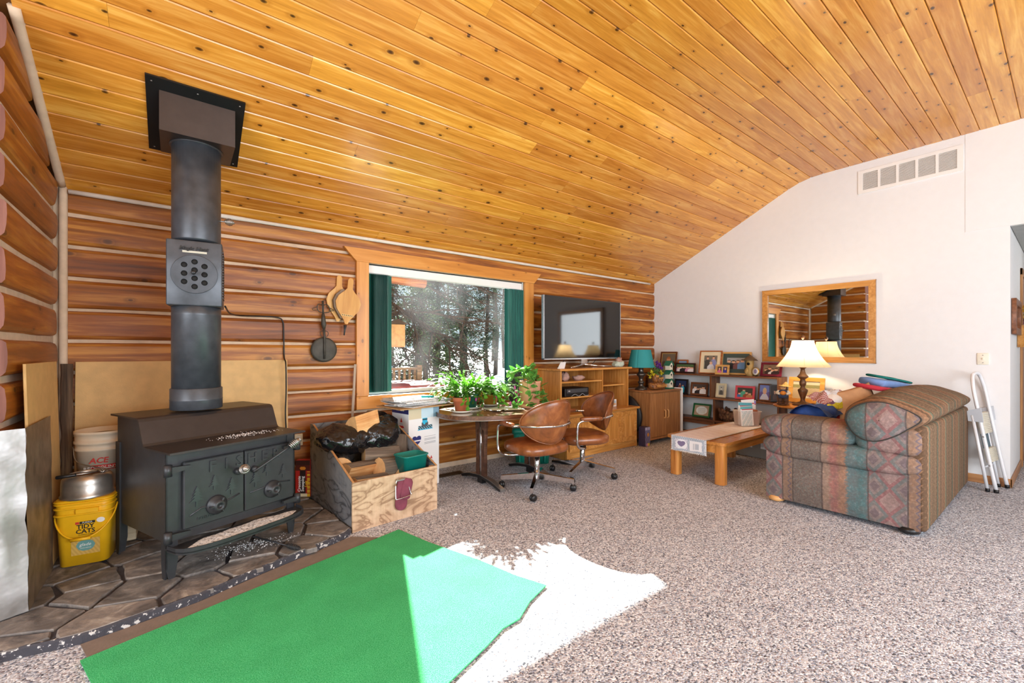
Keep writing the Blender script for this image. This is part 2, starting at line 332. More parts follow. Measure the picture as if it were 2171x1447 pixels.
x2 = GL.n('ShaderNodeMixShader'); GL.l(GL.ramp(GL.noise(GL.co(), 1.4, 3), [(.45, .0), (.75, .02)]), x2.inputs[0]); GL.l(x1.outputs[0], x2.inputs[1]); GL.l(d_.outputs[0], x2.inputs[2]); GL.l(x2.outputs[0], GL.o.inputs[0]); GLASS = GL.m
G().box(WX0+.03, WX1-.03, YB+.148, YB+.153, WZ0+.03, WZ1-.04).obj('pane', GLASS, w1)
plate([[(1.308, 2.393), (3.894, 2.393), (3.777, 2.262), (1.429, 2.262)]], .045, CASING, 'casing_header', w1, (0, YB-.012, 0), (R(90), 0, 0), .002)
G().box(1.429, WX0, YB-.03, YB+.012, .895, 2.262, .003).obj('casing_side', CASINGZ, w1); G().box(WX1, 3.777, YB-.03, YB+.012, .895, 2.262, .003).obj('casing_side', CASINGZ, w1)
G().box(1.429, 3.777, YB-.03, YB+.012, .762, .893, .003).obj('casing_sill', CASING, w1)
GREEN = Mt('green_blind_fabric'); v = GREEN.co(3, (60, 60, 3)); GREEN = GREEN.set(GREEN.ramp(GREEN.noise(v, 1, 3), [(.3, '#0c4a45'), (.7, '#1c6b60')]), .6)
bl = thing('vertical_blind', 'dark green vertical blinds drawn open in two stacks at the picture window', 'blinds', (0, YB+.06, 0))
G().box(WX0+.005, WX1-.005, -.035, .03, 2.165, 2.25, .006).obj('head_rail', WHITE, bl)
vane = G().surf(lambda u, w: ((u-.5)*.089, .006*math.cos((u-.5)*PI), .925+(2.16-.925)*w), 6, 1).mesh('vane', GREEN)
for i in range(11): put('vane', vane, bl, (1.60+.0195*i, -.03, 0), (0, 0, R(12 if i < 1 else 58-2*i)))
for i in range(9): put('vane', vane, bl, (3.365+.028*i, -.03, 0), (0, 0, R(14 if i == 0 else -38-i)))

# ---------------------------------------------------------------- outdoors: snow, porch, trees
SNOW = plain('snow', '#f2f5fa', .7, var=.03, bump=.3, bs=3)
def ground(u, v):
    x = -8+60*u; y = 4.7+60*v; return (x, y, -.45+.4*noise.noise(Vector((x*.12, y*.12, 0)))+max(0, y-16)*.05)
struct(G().surf(ground, 40, 40).obj('snow_ground', SNOW))
BARK = wood('pine_bark', '#241d19', '#3d3029', '#554438', 'z', .6, .95, tint=.2)
def foliage_mat(name, a, b):
    m = Mt(name); n = m.noise(m.co(5), 2.2, 3); x = m.ramp(n, [(.35, a), (.68, b)]); return m.set(x, .7, 0, 0, .25)
NEED = [foliage_mat('pine_needles_dark', '#151f13', '#38492b'), foliage_mat('pine_needles_mid', '#1e2b1a', '#4c603a'), foliage_mat('pine_needles_pale', '#2d3d25', '#6c7d50')]
def tree(name, label, x, y, h, cw, z0, n, mat, seed, tr=.09, group='pines outside the window'):
    q = random.Random(seed); gz = ground((x+8)/60, (y-4.7)/60)[2]-.05
    t = thing(name, label, 'tree', (x, y, gz), 0, group)
    G().tube([(.06*math.sin(i+seed), .05*math.cos(i*2+seed), h*i/7) for i in range(8)], [tr*(1-.85*i/7) for i in range(8)], 8).obj('trunk', BARK, t)
    V, Fs, BR = [], [], G()
    nb = max(8, int(n/38))
    for b in range(nb):
        zz = z0+(h*.97-z0)*(b/nb); a = q.uniform(0, 6.283); L = cw*(1-.8*(zz-z0)/(h-z0))*q.uniform(.6, 1.1); dz = q.uniform(-.35, .05)
        d = Vector((math.cos(a), math.sin(a), dz)); base = Vector((0, 0, zz))
        BR.tube([base, base+d*L*.5+Vector((0, 0, .04)), base+d*L], [.018, .011, .004], 4)
        for k in range(90):
            p = base+d*L*q.uniform(.15, 1.05)+Vector((q.gauss(0, .09), q.gauss(0, .09), q.gauss(0, .08)))
            u = Vector((q.gauss(0, 1), q.gauss(0, 1), q.gauss(0, .6))).normalized()*q.uniform(.035, .085); w = Vector((q.gauss(0, 1), q.gauss(0, 1), q.gauss(0, 1))).normalized()*.02
            o = len(V); V += [p-u, p+w, p+u, p-w]; Fs.append((o, o+1, o+2, o+3))
    BR.obj('branches', BARK, t, kind='stuff')
    me = bpy.data.meshes.new('needles'); me.from_pydata(V, [], Fs); me.materials.append(mat); put('needles', me, t, kind='stuff')
    return t
T = [(4.6, 9.6, 4.4, 1.0, .3, 2600, 2, 'bushy pale young pine standing just past the deck rail'), (5.6, 10.6, 4.9, 1.3, .9, 2600, 1, 'mid green pine left of the slim trunks outside the window'),
     (7.35, 12.3, 5.2, 1.2, 1.1, 2600, 0, 'dark pine in the middle of the window view'), (9.6, 11.2, 5.4, 1.2, 1.3, 2600, 1, 'pine seen beside the right-hand green blinds'),
     (5.2, 14, 6.5, 1.6, 1.7, 2600, 0, 'tall shaded pine behind the young pale pine'), (7.6, 15.4, 7, 1.7, 1.6, 2600, 2, 'tall pale pine far back in the middle of the window'), (10.6, 15.5, 7, 1.7, 1.6, 2600, 0, 'tall dark pine far back toward the right blinds'),
     (7.8, 20.5, 9, 2.0, 2.2, 2600, 1, 'dark pine mid-distance toward the right blinds'), (12.2, 20, 9, 2.2, 2.2, 2600, 0, 'pine far right mid-distance, mostly hidden by the right blinds'), (15, 21, 9, 2.4, 2.2, 2600, 1, 'dark forest pine far back left of the window centre'), (9.5, 27.5, 11, 2.8, 2.4, 2600, 0, 'forest pine far back right of the window centre'), (16.5, 27, 11, 2.8, 2.4, 2600, 1, 'dark forest pine far back by the right blinds'), (20, 27, 11, 2.8, 2.4, 2600, 0, 'small distant pine at the middle of the snowy slope'),
     (13.5, 33, 13, 3.4, 2.5, 2600, 1, 'small distant pale-green pine left on the snowy slope'), (19, 34, 13, 3.4, 2.5, 2600, 0, 'small distant dark pine beside the farthest right one on the slope'), (24, 34, 13, 3.4, 2.5, 2600, 1, 'small distant pine farthest right on the snowy slope'), (2.2, 11.2, 4.6, 1.2, .3, 2200, 1, 'mid green pine outside, behind the left-hand green blinds'), (13, 13.6, 6, 1.6, 1.0, 1800, 1, 'pine standing outside past the right window casing')]
for i, (x, y, h, cw, z0, n, k, lb) in enumerate(T):
    tree('pine_tree', lb, x, y, h, cw, z0, n, NEED[k], i+3, .07+h*.008, 'pines outside the window')
q = random.Random(4)
t = thing('bare_branched_pine', 'bare dark pine with arching limbs hanging close outside the window', 'tree', (2.1, 8.3, -.5))
G().tube([(0, 0, 0), (.03, .02, 1.5), (-.02, 0, 3), (0, 0, 4.6)], [.2, .17, .14, .06], 10).obj('trunk', BARK, t)
def limb(p, d, L, r, lev, g):
    pts = [Vector(p)]; d = Vector(d).normalized()
    for i in range(7):
        d = (d+Vector((q.gauss(0, .12), q.gauss(0, .1), q.gauss(-.04, .13)))).normalized(); pts.append(pts[-1]+d*L/7)
        if lev and i > 0:
            for _ in range(2):
                e = (d+Vector((q.gauss(0, .6), q.gauss(0, .5), q.gauss(-.2, .6)))).normalized(); limb(pts[-1], e, L*q.uniform(.25, .5), r*.45, lev-1, g)
    g.tube(pts, [r*(1-.8*i/7) for i in range(8)], 5)
for p, d, L in (((0, 0, 2.55), (1, -.15, .1), 2.9), ((0, 0, 3.3), (1, -.1, -.25), 3.2), ((0, 0, 2.2), (1, .1, .05), 2.4), ((0, 0, 3.5), (1, .3, .0), 4), ((0, 0, 3.2), (1, -.3, .12), 3), ((0, 0, 1.9), (.9, -.2, -.1), 1.5)):
    g = G(); limb(p, d, L, .05, 2, g); g.obj('limb', BARK, t)
DECKW = wood('weathered_rail', '#4d3a2c', '#7b5f48', '#94775c', 'x', .8, .8)
t = thing('porch_railing', 'weathered wooden porch railing with upright balusters beyond the window', 'railing', (2.2, 7.4, 0))
G().box(-.6, 1.35, -.05, .05, 1.02, 1.06).obj('top_rail', DECKW, t); G().box(-.6, 1.35, -.02, .02, .55, .6).obj('bottom_rail', DECKW, t)
bal = G().box(-.018, .018, -.018, .018, .6, 1.02).mesh('baluster', DECKW)
for i in range(19): put('baluster', bal, t, (-.55+.1*i, 0, 0))
for x in (-.6, .65, 1.33): G().box(x-.045, x+.045, -.045, .045, -.6, 1.1).obj('post', DECKW, t)
struct(G().box(.2, 3.7, 4.7, 7.6, -.16, -.1).obj('porch_floor', DECKW))
t = thing('spa_cover', 'dark red padded spa cover with a black strap handle just outside the window', 'cover', (2.45, 5.75, -.1))
MAR = plain('maroon_vinyl', '#7d2a2c', .45, var=.15, bump=.2, bs=8)
G().box(-.75, .62, -.35, .8, .85, 1.0, .035, seg=2).box(-.75, .62, -.37, -.33, .78, .95, .015).obj('cover', MAR, t); G().box(-.72, .59, -.3, .75, 0, .85, .01).obj('tub', DECKW, t)
G().tube([(.2, -.375, .88), (.24, -.41, .93), (.45, -.41, .93), (.48, -.375, .88)], .015, 6).obj('handle', plain('black_strap', '#1b1b1c', .5), t)
t = thing('bird_box', 'small tan bark-sided bird box hanging outside near the left blinds', 'birdhouse', (2.72, 6.55, 1.42))
g = G().box(-.13, .13, -.1, .1, 0, .36, .01).obj('box', plain('tan_bark', '#b08a62', .9, var=.25, bump=.6, bs=30), t); G().prism([(-.17, .36), (.17, .36), (0, .44)], -.13, .13).obj('roof', BARK, t); G().tube([(0, 0, .44), (0, 0, 1.0)], .006, 5).obj('hanger', BARK, t)
tag(G().tube([(2.0, 7.6, 2.72), (3.0, 7.6, 2.69), (3.75, 7.6, 2.66)], .1, 12).obj('porch_beam', LOG), 'round peeled log beam under the porch roof at the window top left', 'beam')
# ---------------------------------------------------------------- shared object materials
IRON = plain('stove_black_iron', '#38393c', .42, .3, .14, .08, 40)
IRON2 = plain('stove_plate_brown_black', '#393331', .38, .25, .12)
PIPE = plain('grey_stove_pipe', '#4b4f55', .38, .35, .22)
CHROME = plain('chrome', '#d8d8da', .1, 1, 0)
STEEL = plain('dull_steel', '#a9a6a2', .35, .9, .15)
BLACKP = plain('black_plastic', '#151517', .4, 0, .05)
DARKHOLE = plain('dark_opening', '#0a0908', .8, 0, 0)
m = Mt('wood_ash'); v = m.co(); ASH = m.set(m.ramp(m.noise(v, 60, 4, .65), [(.34, '#454547'), (.42, '#b4b3b4'), (.55, '#ecebea')]), .95)
PAPER = plain('white_paper', '#f0efec', .7, 0, .02)
REDINK = plain('red_ink', '#c8322c', .6, 0, 0); BLACKINK = plain('black_ink', '#1c1a18', .6, 0, 0); WHITEINK = plain('white_ink', '#f4f2ee', .6, 0, 0); BLUEINK = plain('navy_ink', '#232a63', .6, 0, 0)
HZ = .05
RELIEF = plain('lightened_raised_iron', '#404246', .35, .4, .1)  # stove iron in a lighter colour: highlights painted onto the raised parts

# ---------------------------------------------------------------- flagstone hearth
m = Mt('flagstone'); v = m.co(20); n1 = m.noise(v, 7, 6, .65, 1.2); n2 = m.noise(m.co(20, (8, 15, 12), (0, 0, .6)), 2.2, 5, .7)
c = m.ramp(n1, [(.3, '#4c4948'), (.45, '#766f6a'), (.58, '#948b83'), (.72, '#c0b8ae')]); c = m.mix(m.ramp(n2, [(.45, 0.), (.7, .5)]), c, '#6f6c6e'); c = m.hsv(c, v=m.rand(.72, 1.05), sa=m.rand(.7, 1.15))
m.bump(m.math('ADD', n1, n2), .5, .008); STONE = m.set(c, .6, 0, 0, .4)
MORTAR = plain('dark_mortar', '#45434a', .9, 0, .2, .6, 40)
HP = [(-.74, 3.28), (-.74, 2.82), (-.614, 2.85), (-.347, 2.805), (-.141, 2.841), (.089, 2.886), (.419, 3.02), (.71, 3.118), (.93, 3.20), (1.015, 3.27), (.985, 3.6), (.94, 4.2), (.93, 4.45), (-.675, 4.45), (-.675, 3.28)]
h = thing('hearth', 'low grey flagstone hearth with a curved chipped front edge under the wood stove', 'hearth')
G().prism(HP, 0, .034, 'z').obj('mortar_bed', MORTAR, h)
q = random.Random(21)
def clip(poly, a, b, cc):
    o = []
    for i in range(len(poly)):
        p, r = poly[i-1], poly[i]; dp = a*p[0]+b*p[1]-cc; dr = a*r[0]+b*r[1]-cc
        if dp*dr < 0: t = dp/(dp-dr); o.append((p[0]+(r[0]-p[0])*t, p[1]+(r[1]-p[1])*t))
        if dr <= 0: o.append(r)
    return o
def inside(x, y, P):
    c_ = False
    for i in range(len(P)):
        (x1, y1), (x2, y2) = P[i-1], P[i]
        if (y1 > y) != (y2 > y) and x < (x2-x1)*(y-y1)/(y2-y1)+x1: c_ = not c_
    return c_
sites = []
while len(sites) < 40:
    p = (q.uniform(-.97, 1.0), q.uniform(2.75, 4.45))
    if inside(p[0], p[1], HP) and all((p[0]-s[0])**2*.7+(p[1]-s[1])**2*1.4 > .034+.03*q.random() for s in sites): sites.append(p)
    q_try = getattr(q, 'k', 0)+1; q.k = q_try
    if q_try > 6000: break
for s in sites:
    poly = [(-1.0, 2.6), (1.1, 2.6), (1.1, 4.46), (-1.0, 4.46)]
    for o in sites:
        if o is s: continue
        a, b = o[0]-s[0], o[1]-s[1]; L = math.hypot(a, b); a /= L; b /= L
        poly = clip(poly, a, b, a*(s[0]+o[0])/2+b*(s[1]+o[1])/2-.005)
        if len(poly) < 3: break
    pts = []
    for i in range(len(poly)):
        p, r = poly[i-1], poly[i]; nn = max(1, int(math.hypot(r[0]-p[0], r[1]-p[1])/.05))
        for k in range(nn):
            x, y = p[0]+(r[0]-p[0])*k/nn, p[1]+(r[1]-p[1])*k/nn
            dx, dy = s[0]-x, s[1]-y; L = math.hypot(dx, dy)+1e-6; w = .003+.016*abs(noise.noise(Vector((x*9, y*9, 2)))); x += dx/L*w; y += dy/L*w
            for _ in range(30):                       # pull into the hearth outline
                if inside(x, y, HP): break
                x += (s[0]-x)*.06; y += (s[1]-y)*.06
            pts.append((x, y))
    if len(pts) < 3: continue
    zt = .046+q.uniform(-.002, .006); g = G(); N_ = len(pts); tl = (q.uniform(-.01, .01), q.uniform(-.01, .01))
    top = lambda p, k: (s[0]+(p[0]-s[0])*k, s[1]+(p[1]-s[1])*k, zt+(p[0]-s[0])*tl[0]+(p[1]-s[1])*tl[1])
    V = [(p[0], p[1], .02) for p in pts]+[(p[0], p[1], top(p, 1)[2]-.006) for p in pts]+[top(p, .965) for p in pts]
    g.add(V, [(i, (i+1) % N_, N_+(i+1) % N_, N_+i) for i in range(N_)]+[(N_+i, N_+(i+1) % N_, 2*N_+(i+1) % N_, 2*N_+i) for i in range(N_)]+[list(range(2*N_, 3*N_))])
    g.obj('flagstone', STONE, h)

m = Mt('chipped_painted_edge'); n1 = m.noise(m.co(), 38, 4, .6); EDGEM = m.set(m.ramp(n1, [(.0, '#3e3d44'), (.56, '#5a585e'), (.60, '#cfccc8'), (.75, '#efece6')], True), .8); m.bump(n1, .6, .01)
g = G(); ep = bez([(p[0], p[1], 0) for p in HP[1:10]], 6)
for a, b in zip(ep, ep[1:]):
    d = (b-a).normalized(); nrm = Vector((d.y, -d.x, 0)); o1 = nrm*(.004+.003*noise.noise(a*14)); o2 = nrm*(.004+.003*noise.noise(b*14)); t1 = .046+.004*noise.noise(a*20); t2 = .046+.004*noise.noise(b*20)
    g.add([a+o1, b+o2, b+o2+Vector((0, 0, t2-.008)), a+o1+Vector((0, 0, t1-.008)), a-nrm*.004+Vector((0, 0, t1)), b-nrm*.004+Vector((0, 0, t2)), b-nrm*.022+Vector((0, 0, t2-.004)), a-nrm*.022+Vector((0, 0, t1-.004))], [(0, 1, 2, 3), (3, 2, 5, 4), (4, 5, 6, 7)])
g.obj('chipped_edge', EDGEM, h)

# ---------------------------------------------------------------- mats on the carpet
m = Mt('green_turf_mat'); v = m.co(); n1 = m.noise(v, 230, 2); n2 = m.noise(v, 5, 3)
c = m.mix(m.ramp(n1, [(.35, 0.), (.65, 1.)]), '#2f9f5c', '#5cc585'); c = m.hsv(c, v=m.ramp(n2, [(.3, .9), (.7, 1.05)])); m.bump(n1, .5, .006); TURF = m.set(c, .95, 0, 0, .1)
P = [(-.334, 2.633), (.40, 2.846), (1.319, 3.108), (1.40, 2.77), (1.50, 2.45), (1.545, 2.30), (1.60, 2.05), (1.675, 1.85), (1.50, 1.785), (1.36, 1.70), (1.25, 1.69), (1.12, 1.635), (.88, 1.55), (.06, 1.25)]
tag(G().prism(P, .0065, .0125, 'z').obj('turf_mat', TURF), 'bright green artificial turf mat lying askew on the carpet before the hearth', 'mat')
P = [(-.352, 2.79), (-.141, 2.828), (.089, 2.873), (.419, 3.005), (.71, 3.105), (.93, 3.187), (1.0, 3.21), (1.147, 3.084), (1.0, 2.98), (.4, 2.80), (-.30, 2.60)]
tag(G().prism(P, .001, .006, 'z').obj('brown_mat', plain('taupe_rubber_mat', '#7d6e63', .85, 0, .1, .3, 90)), 'taupe brown mat showing as a strip between the hearth and the green mat', 'mat')

# ---------------------------------------------------------------- wood stove (local: x along the front, -y out of the front)
st = thing('wood_stove', 'black two-door wood stove on legs standing on the flagstone hearth', 'stove', (-.051, 3.152, HZ+.002), 22.6)
bz0, led = .205, .722
g = G(); g.prism([(0, bz0), (.67, bz0), (.67, .885), (.31, .885), (.235, led), (0, led)], .004, .771, 'x'); g.obj('body', IRON, st)
pl_ = [(.70, .898), (.33, .898), (.305, .892), (.29, .875), (.235, .75), (.222, .737), (.20, .733), (-.10, .733)]
def strip(pl, th):
    up = []
    for i, p in enumerate(pl):
        a = pl[max(i-1, 0)]; b = pl[min(i+1, len(pl)-1)]; d = Vector((b[0]-a[0], b[1]-a[1])).normalized(); up.append((p[0]+d.y*th, p[1]-d.x*th))
    return pl+up[::-1]
G().prism(strip(pl_, -.011), -.022, .80, 'x').obj('top_plate', IRON2, st)
def leg(g, x, y, sx, sy):
    pf = [(0, .72), (.058*sx, .72), (.058*sx, .09), (.044*sx, 0), (.014*sx, 0), (0, .06)]
    g.prism([(x+a, b) for a, b in pf], y, y+.009*sy, 'y'); g.prism([(y+a*sy/sx, b) for a, b in pf], x, x+.009*sx, 'x')
for x, y, sx, sy in ((-.004, -.008, 1, 1), (.779, -.008, -1, 1), (-.004, .676, 1, -1), (.779, .676, -1, -1)):
    g = G(); leg(g, x, y, sx, sy); g.obj('leg', IRON, st)
def fir(g, x, z, hh, y0):
    n = 4
    for i in range(n):
        w = hh*.33*(1-.2*i)*(1.0 if i else 1.05); zb = z+hh*(.28+.17*i); zt = zb+hh*.27
        g.prism([(x-w, zb), (x-w*.4, zb+hh*.03), (x, zb-hh*.02), (x+w*.4, zb+hh*.03), (x+w, zb), (x, zt)], y0-.007-.001*i, y0, 'y')
    g.prism([(x-hh*.05, z), (x+hh*.05, z), (x+hh*.035, z+hh*.4), (x-hh*.035, z+hh*.4)], y0-.006, y0, 'y')
for x0, x1, letters, firs, kx, kz, sg in ((.075, .414, ((.225, 'F'), (.305, 'I'), (.382, 'S')), ((.14, .38, .115), (.235, .455, .085), (.335, .40, .10)), .248, .36, -1), (.420, .757, ((.463, 'H'), (.545, 'E'), (.625, 'R')), ((.485, .405, .11), (.562, .46, .09), (.675, .42, .09)), .600, .36, 1)):
    d = G().box(x0, x1, -.03, 0, .262, .655, .006).obj('door', IRON, st); y0 = -.03
    g = G()
    for f_ in firs: fir(g, *f_, y0)
    gr = [(x0+.03, .335), (x0+.09, .365), (x0+.17, .355), (x0+.25, .37), (x1-.03, .39)] if sg < 0 else [(x0+.03, .375), (x0+.12, .385), (x0+.2, .40), (x1-.03, .385)]
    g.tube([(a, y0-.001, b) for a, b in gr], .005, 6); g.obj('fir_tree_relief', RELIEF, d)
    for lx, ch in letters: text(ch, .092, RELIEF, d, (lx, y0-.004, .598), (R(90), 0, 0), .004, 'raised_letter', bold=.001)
    for k in range(6): pass
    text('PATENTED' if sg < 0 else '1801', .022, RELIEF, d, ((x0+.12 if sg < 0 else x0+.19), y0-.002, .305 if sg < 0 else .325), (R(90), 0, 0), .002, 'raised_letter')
    kn = G().lathe([(.058, 0), (.058, .012), (.05, .018), (.036, .034), (.03, .05), (.016, .052), (.014, .04)], 24, M=Matrix.Translation((kx, y0, kz)) @ Matrix.Rotation(R(90), 4, 'X')).obj('draft_cap', IRON, st)
    g = G()
    for a in (90, 210, 330): g.box(-.005, .005, .012, .05, .012, .046, .002, M=Matrix.Translation((kx, y0, kz)) @ Matrix.Rotation(R(90), 4, 'X') @ Matrix.Rotation(R(a), 4, 'Z'))
    g.obj('draft_vane', IRON, kn)
    hp = (.372, y0, .535) if sg < 0 else (.475, y0, .525)
    hd = G().lathe([(.022, 0), (.022, .02), (.014, .03)], 14, M=Matrix.Translation(hp) @ Matrix.Rotation(R(90), 4, 'X'))
    e = (hp[0]-.035, -.165, hp[2]+.035) if sg < 0 else (hp[0]+.20, -.115, hp[2]+.12)
    mid = (hp[0], -.065, hp[2]); hd.tube(bez([(hp[0], y0-.01, hp[2]), mid, e], 5), .0085, 8); ho = hd.obj('door_handle', IRON, st)
    dv = (Vector(e)-Vector(mid)).normalized(); a = Vector(e)-dv*.005; sp = []
    M_ = Matrix.Translation(a) @ dv.to_track_quat('Z', 'Y').to_matrix().to_4x4()
    for i in range(85): t_ = i/84; rr = .012+.014*math.sin(PI*min(1, t_*1.1+.05))**1; sp.append(M_ @ Vector((rr*math.cos(t_*2*PI*8), rr*math.sin(t_*2*PI*8), t_*.085)))
    G().lathe([(.006, 0), (.014, .01), (.022, .045), (.02, .07), (.008, .085)], 12, M=M_).tube(sp, .0045, 6).obj('coil_grip', STEEL, ho)
g = G(); hg = []
for x, sx in ((-.006, 1), (.781, -1)):
    for z in (.625, .245):
        g = G().lathe([(.021, -.032), (.021, .032)], 14, c=(x, -.036, z)).prism([(x, z-.02), (x+sx*.11, z-.006), (x+sx*.11, z+.012), (x, z+.02)], -.05, -.031, 'y'); g.obj('hinge', IRON, st)
sh = []
for i in range(13): a = R(180+180*i/12); sh.append((.39+.395*(1 if math.cos(a) > 0 else -1)*abs(math.cos(a))**.55, -.02-.19*abs(math.sin(a))**.6))
G().prism(sh+[(.785, .0), (-.005, .0)], .172, .18, 'z').obj('ash_shelf', IRON, st)
g = G()
for a, b in zip(sh, sh[1:]): g.add([(a[0], a[1], .165), (b[0], b[1], .165), (b[0], b[1], .2), (a[0], a[1], .2), (a[0]*.985+.006, a[1]*.97, .2), (b[0]*.985+.006, b[1]*.97, .2), (b[0]*.985+.006, b[1]*.97, .172), (a[0]*.985+.006, a[1]*.97, .172)], [(0, 1, 2, 3), (3, 2, 5, 4), (4, 5, 6, 7)])
g.obj('shelf_lip', IRON, st)
def ashp(u, v_):
    x = .06+.67*u; w = .07*(1-abs(2*u-1)**3)+.008; y = -.105+(v_-.5)*2*w+.02*noise.noise(Vector((x*9, 0, 4)))
    return (x, y, .1815+.007*(1-(2*v_-1)**2)*(1-abs(2*u-1)**4)*(.6+.6*noise.noise(Vector((x*30, y*30, 1)))))
G().surf(ashp, 60, 14).obj('ash', ASH, st, kind='stuff')
def crumbs(name, c, sx, sy, n, parent, seed, mat=ASH, r=(.0015, .005)):
    q = random.Random(seed); g = G()
    for _ in range(n):
        x, y = c[0]+q.gauss(0, sx), c[1]+q.gauss(0, sy); k = q.uniform(*r); g.add([(x-k, y-k*.7, c[2]), (x+k, y-k, c[2]), (x+k*.8, y+k, c[2]), (x, y, c[2]+k*.7)], [(0, 1, 3), (1, 2, 3), (2, 0, 3)])
    return g.obj(name, mat, parent, kind='stuff')
crumbs('ash_crumbs', (.47, .06, .745), .10, .035, 260, st, 3)

# ---------------------------------------------------------------- stove pipe, heat reclaimer, ceiling box
FX, FY = .105, 3.66
sp = thing('stove_pipe', 'grey black stove pipe rising from the wood stove to the ceiling', 'stove pipe', (FX, FY, .963))
G().lathe([(.142, 0), (.148, .004), (.148, .062), (.15, .066), (.148, .07), (.148, .138), (.143, .143)], 40).obj('collar', PIPE, sp)
G().lathe([(.139, .14), (.139, .63), (.1405, .635), (.139, .64), (.139, .686)], 40).obj('lower_section', PIPE, sp)
G().lathe([(.136, 1.127), (.138, 1.135), (.138, 1.765)], 40).obj('upper_section', PIPE, sp)
pts = []
for i in range(70): t_ = i/69; rr = .008+.016*math.sin(PI*t_)**1; pts.append((.135+.02+.055*t_, -.06+rr*math.cos(t_*44), 1.288+rr*math.sin(t_*44)))
dp = G().tube([(.11, -.06, 1.285), (.215, -.06, 1.288)], .005, 6).obj('damper_rod', STEEL, sp); G().tube(pts, .003, 5).obj('coil_grip', STEEL, dp)
hr = thing('heat_reclaimer', 'square grey heat reclaimer box with round holed grille on the stove pipe', 'heater', (FX, FY, 1.650), -6)
w, f_ = .15, .14
G().box(-w, w, -f_, f_, 0, .425, .008, seg=2).obj('housing', PIPE, hr)
hl = [(0, .07)]+[(.062*math.cos(R(a)), .075*math.sin(R(a))) for a in ()]
holes = [(0, .081), (0, .027), (0, -.027), (0, -.081), (-.055, .058), (-.055, .002), (-.055, -.052), (.053, .055), (.053, .001), (.053, -.053)]
cz = .205
plate([circ(.122, 44)]+[circ(.0185, 16, p) for p in holes], .01, PIPE, 'front_plate', hr, (0, -f_-.006, cz), (R(90), 0, 0), .001)
G().lathe([(.1235, 0), (.126, .008), (.1225, .012), (.122, 0)], 44, cap=False, M=Matrix.Translation((0, -f_-.001, cz)) @ Matrix.Rotation(R(90), 4, 'X')).obj('rim', PIPE, hr)
for p in holes: G().lathe([(.0001, -.006), (.019, -.006), (.019, .0015)], 14, M=Matrix.Translation((p[0], -f_-.006, cz+p[1])) @ Matrix.Rotation(R(90), 4, 'X')).obj('heat_tube', DARKHOLE, hr)
g = G().lathe([(.006, 0), (.006, .035), (.013, .036), (.013, .048), (.008, .052), (0, .052)], 12, M=Matrix.Translation((-.003, -f_-.01, cz+.005)) @ Matrix.Rotation(R(90), 4, 'X')); g.obj('pull_knob', BLACKP, hr)
bd = G().box(-.066, .066, -f_-.004, -f_, .343, .358, .001).obj('name_badge', plain('aluminium_badge', '#b9b6a6', .4, .6, .1), hr); text('Magic Heat', .034, BLACKINK, bd, (-.006, -f_-.004, .372), (R(90), 0, 0), .002, 'badge_script', shear=.25, bold=.0008)
g = G()
for i in range(18): g.box(w-.001, w+.005, -f_+.03, f_-.06, .06+.018*i, .068+.018*i)
g.obj('side_louvers', PIPE, hr, kind='stuff')
tag(G().tube(bez([(.27, 3.70, 1.672), (.33, 4.1, 1.655), (.42, 4.33, 1.655), (.6, YB-.012, 1.665), (.72, YB-.012, 1.66), (.765, YB-.012, 1.625), (.772, YB-.016, 1.5), (.775, YB-.02, 1.3), (.772, YB-.112, 1.24), (.775, YB-.112, 1.0), (.77, YB-.11, .8), (.78, YB-.10, .6), (.80, YB-.05, .5)], 8), .0065, 6).obj('power_cord', BLACKP), 'black power cord running from the heat reclaimer along and down the log wall', 'cord')
cb = thing('flue_ceiling_box', 'black flue support box with a flange plate on the sloped board ceiling above the stove', 'flue box')
cz = lambda y: 2.53+.49*(4.42-y)
sl = math.atan(.49); ym = 3.66
plate([[(-.155, -.29), (.363, -.29), (.363, .285), (-.155, .285)]], .014, plain('black_flange', '#161617', .45, .2, .05), 'flange', cb, (0, ym, cz(ym)-.013), (-sl, 0, 0))
g = G(); Y0, Y1, zb = 3.47, 3.85, 2.73
g.prism([(Y0, zb), (Y1, zb), (Y1, cz(Y1)-.018), (Y0, cz(Y0)-.018)], -.09, .31, 'x'); g.obj('box', plain('brown_black_sheet', '#433a36', .33, .5, .1), cb)
G().lathe([(.15, 0), (.15, .006)], 32, c=(FX, FY, zb-.006)).obj('trim_ring', IRON, cb)
g = G()
for x in (-.125, .104, .333):
    for t_ in (-.26, .255):
        g.sup((x, ym+t_*math.cos(sl), cz(ym)-.0215-t_*math.sin(sl)), (.006, .006, .003), nu=8, nv=4)
g.obj('screws', STEEL, cb, kind='stuff')

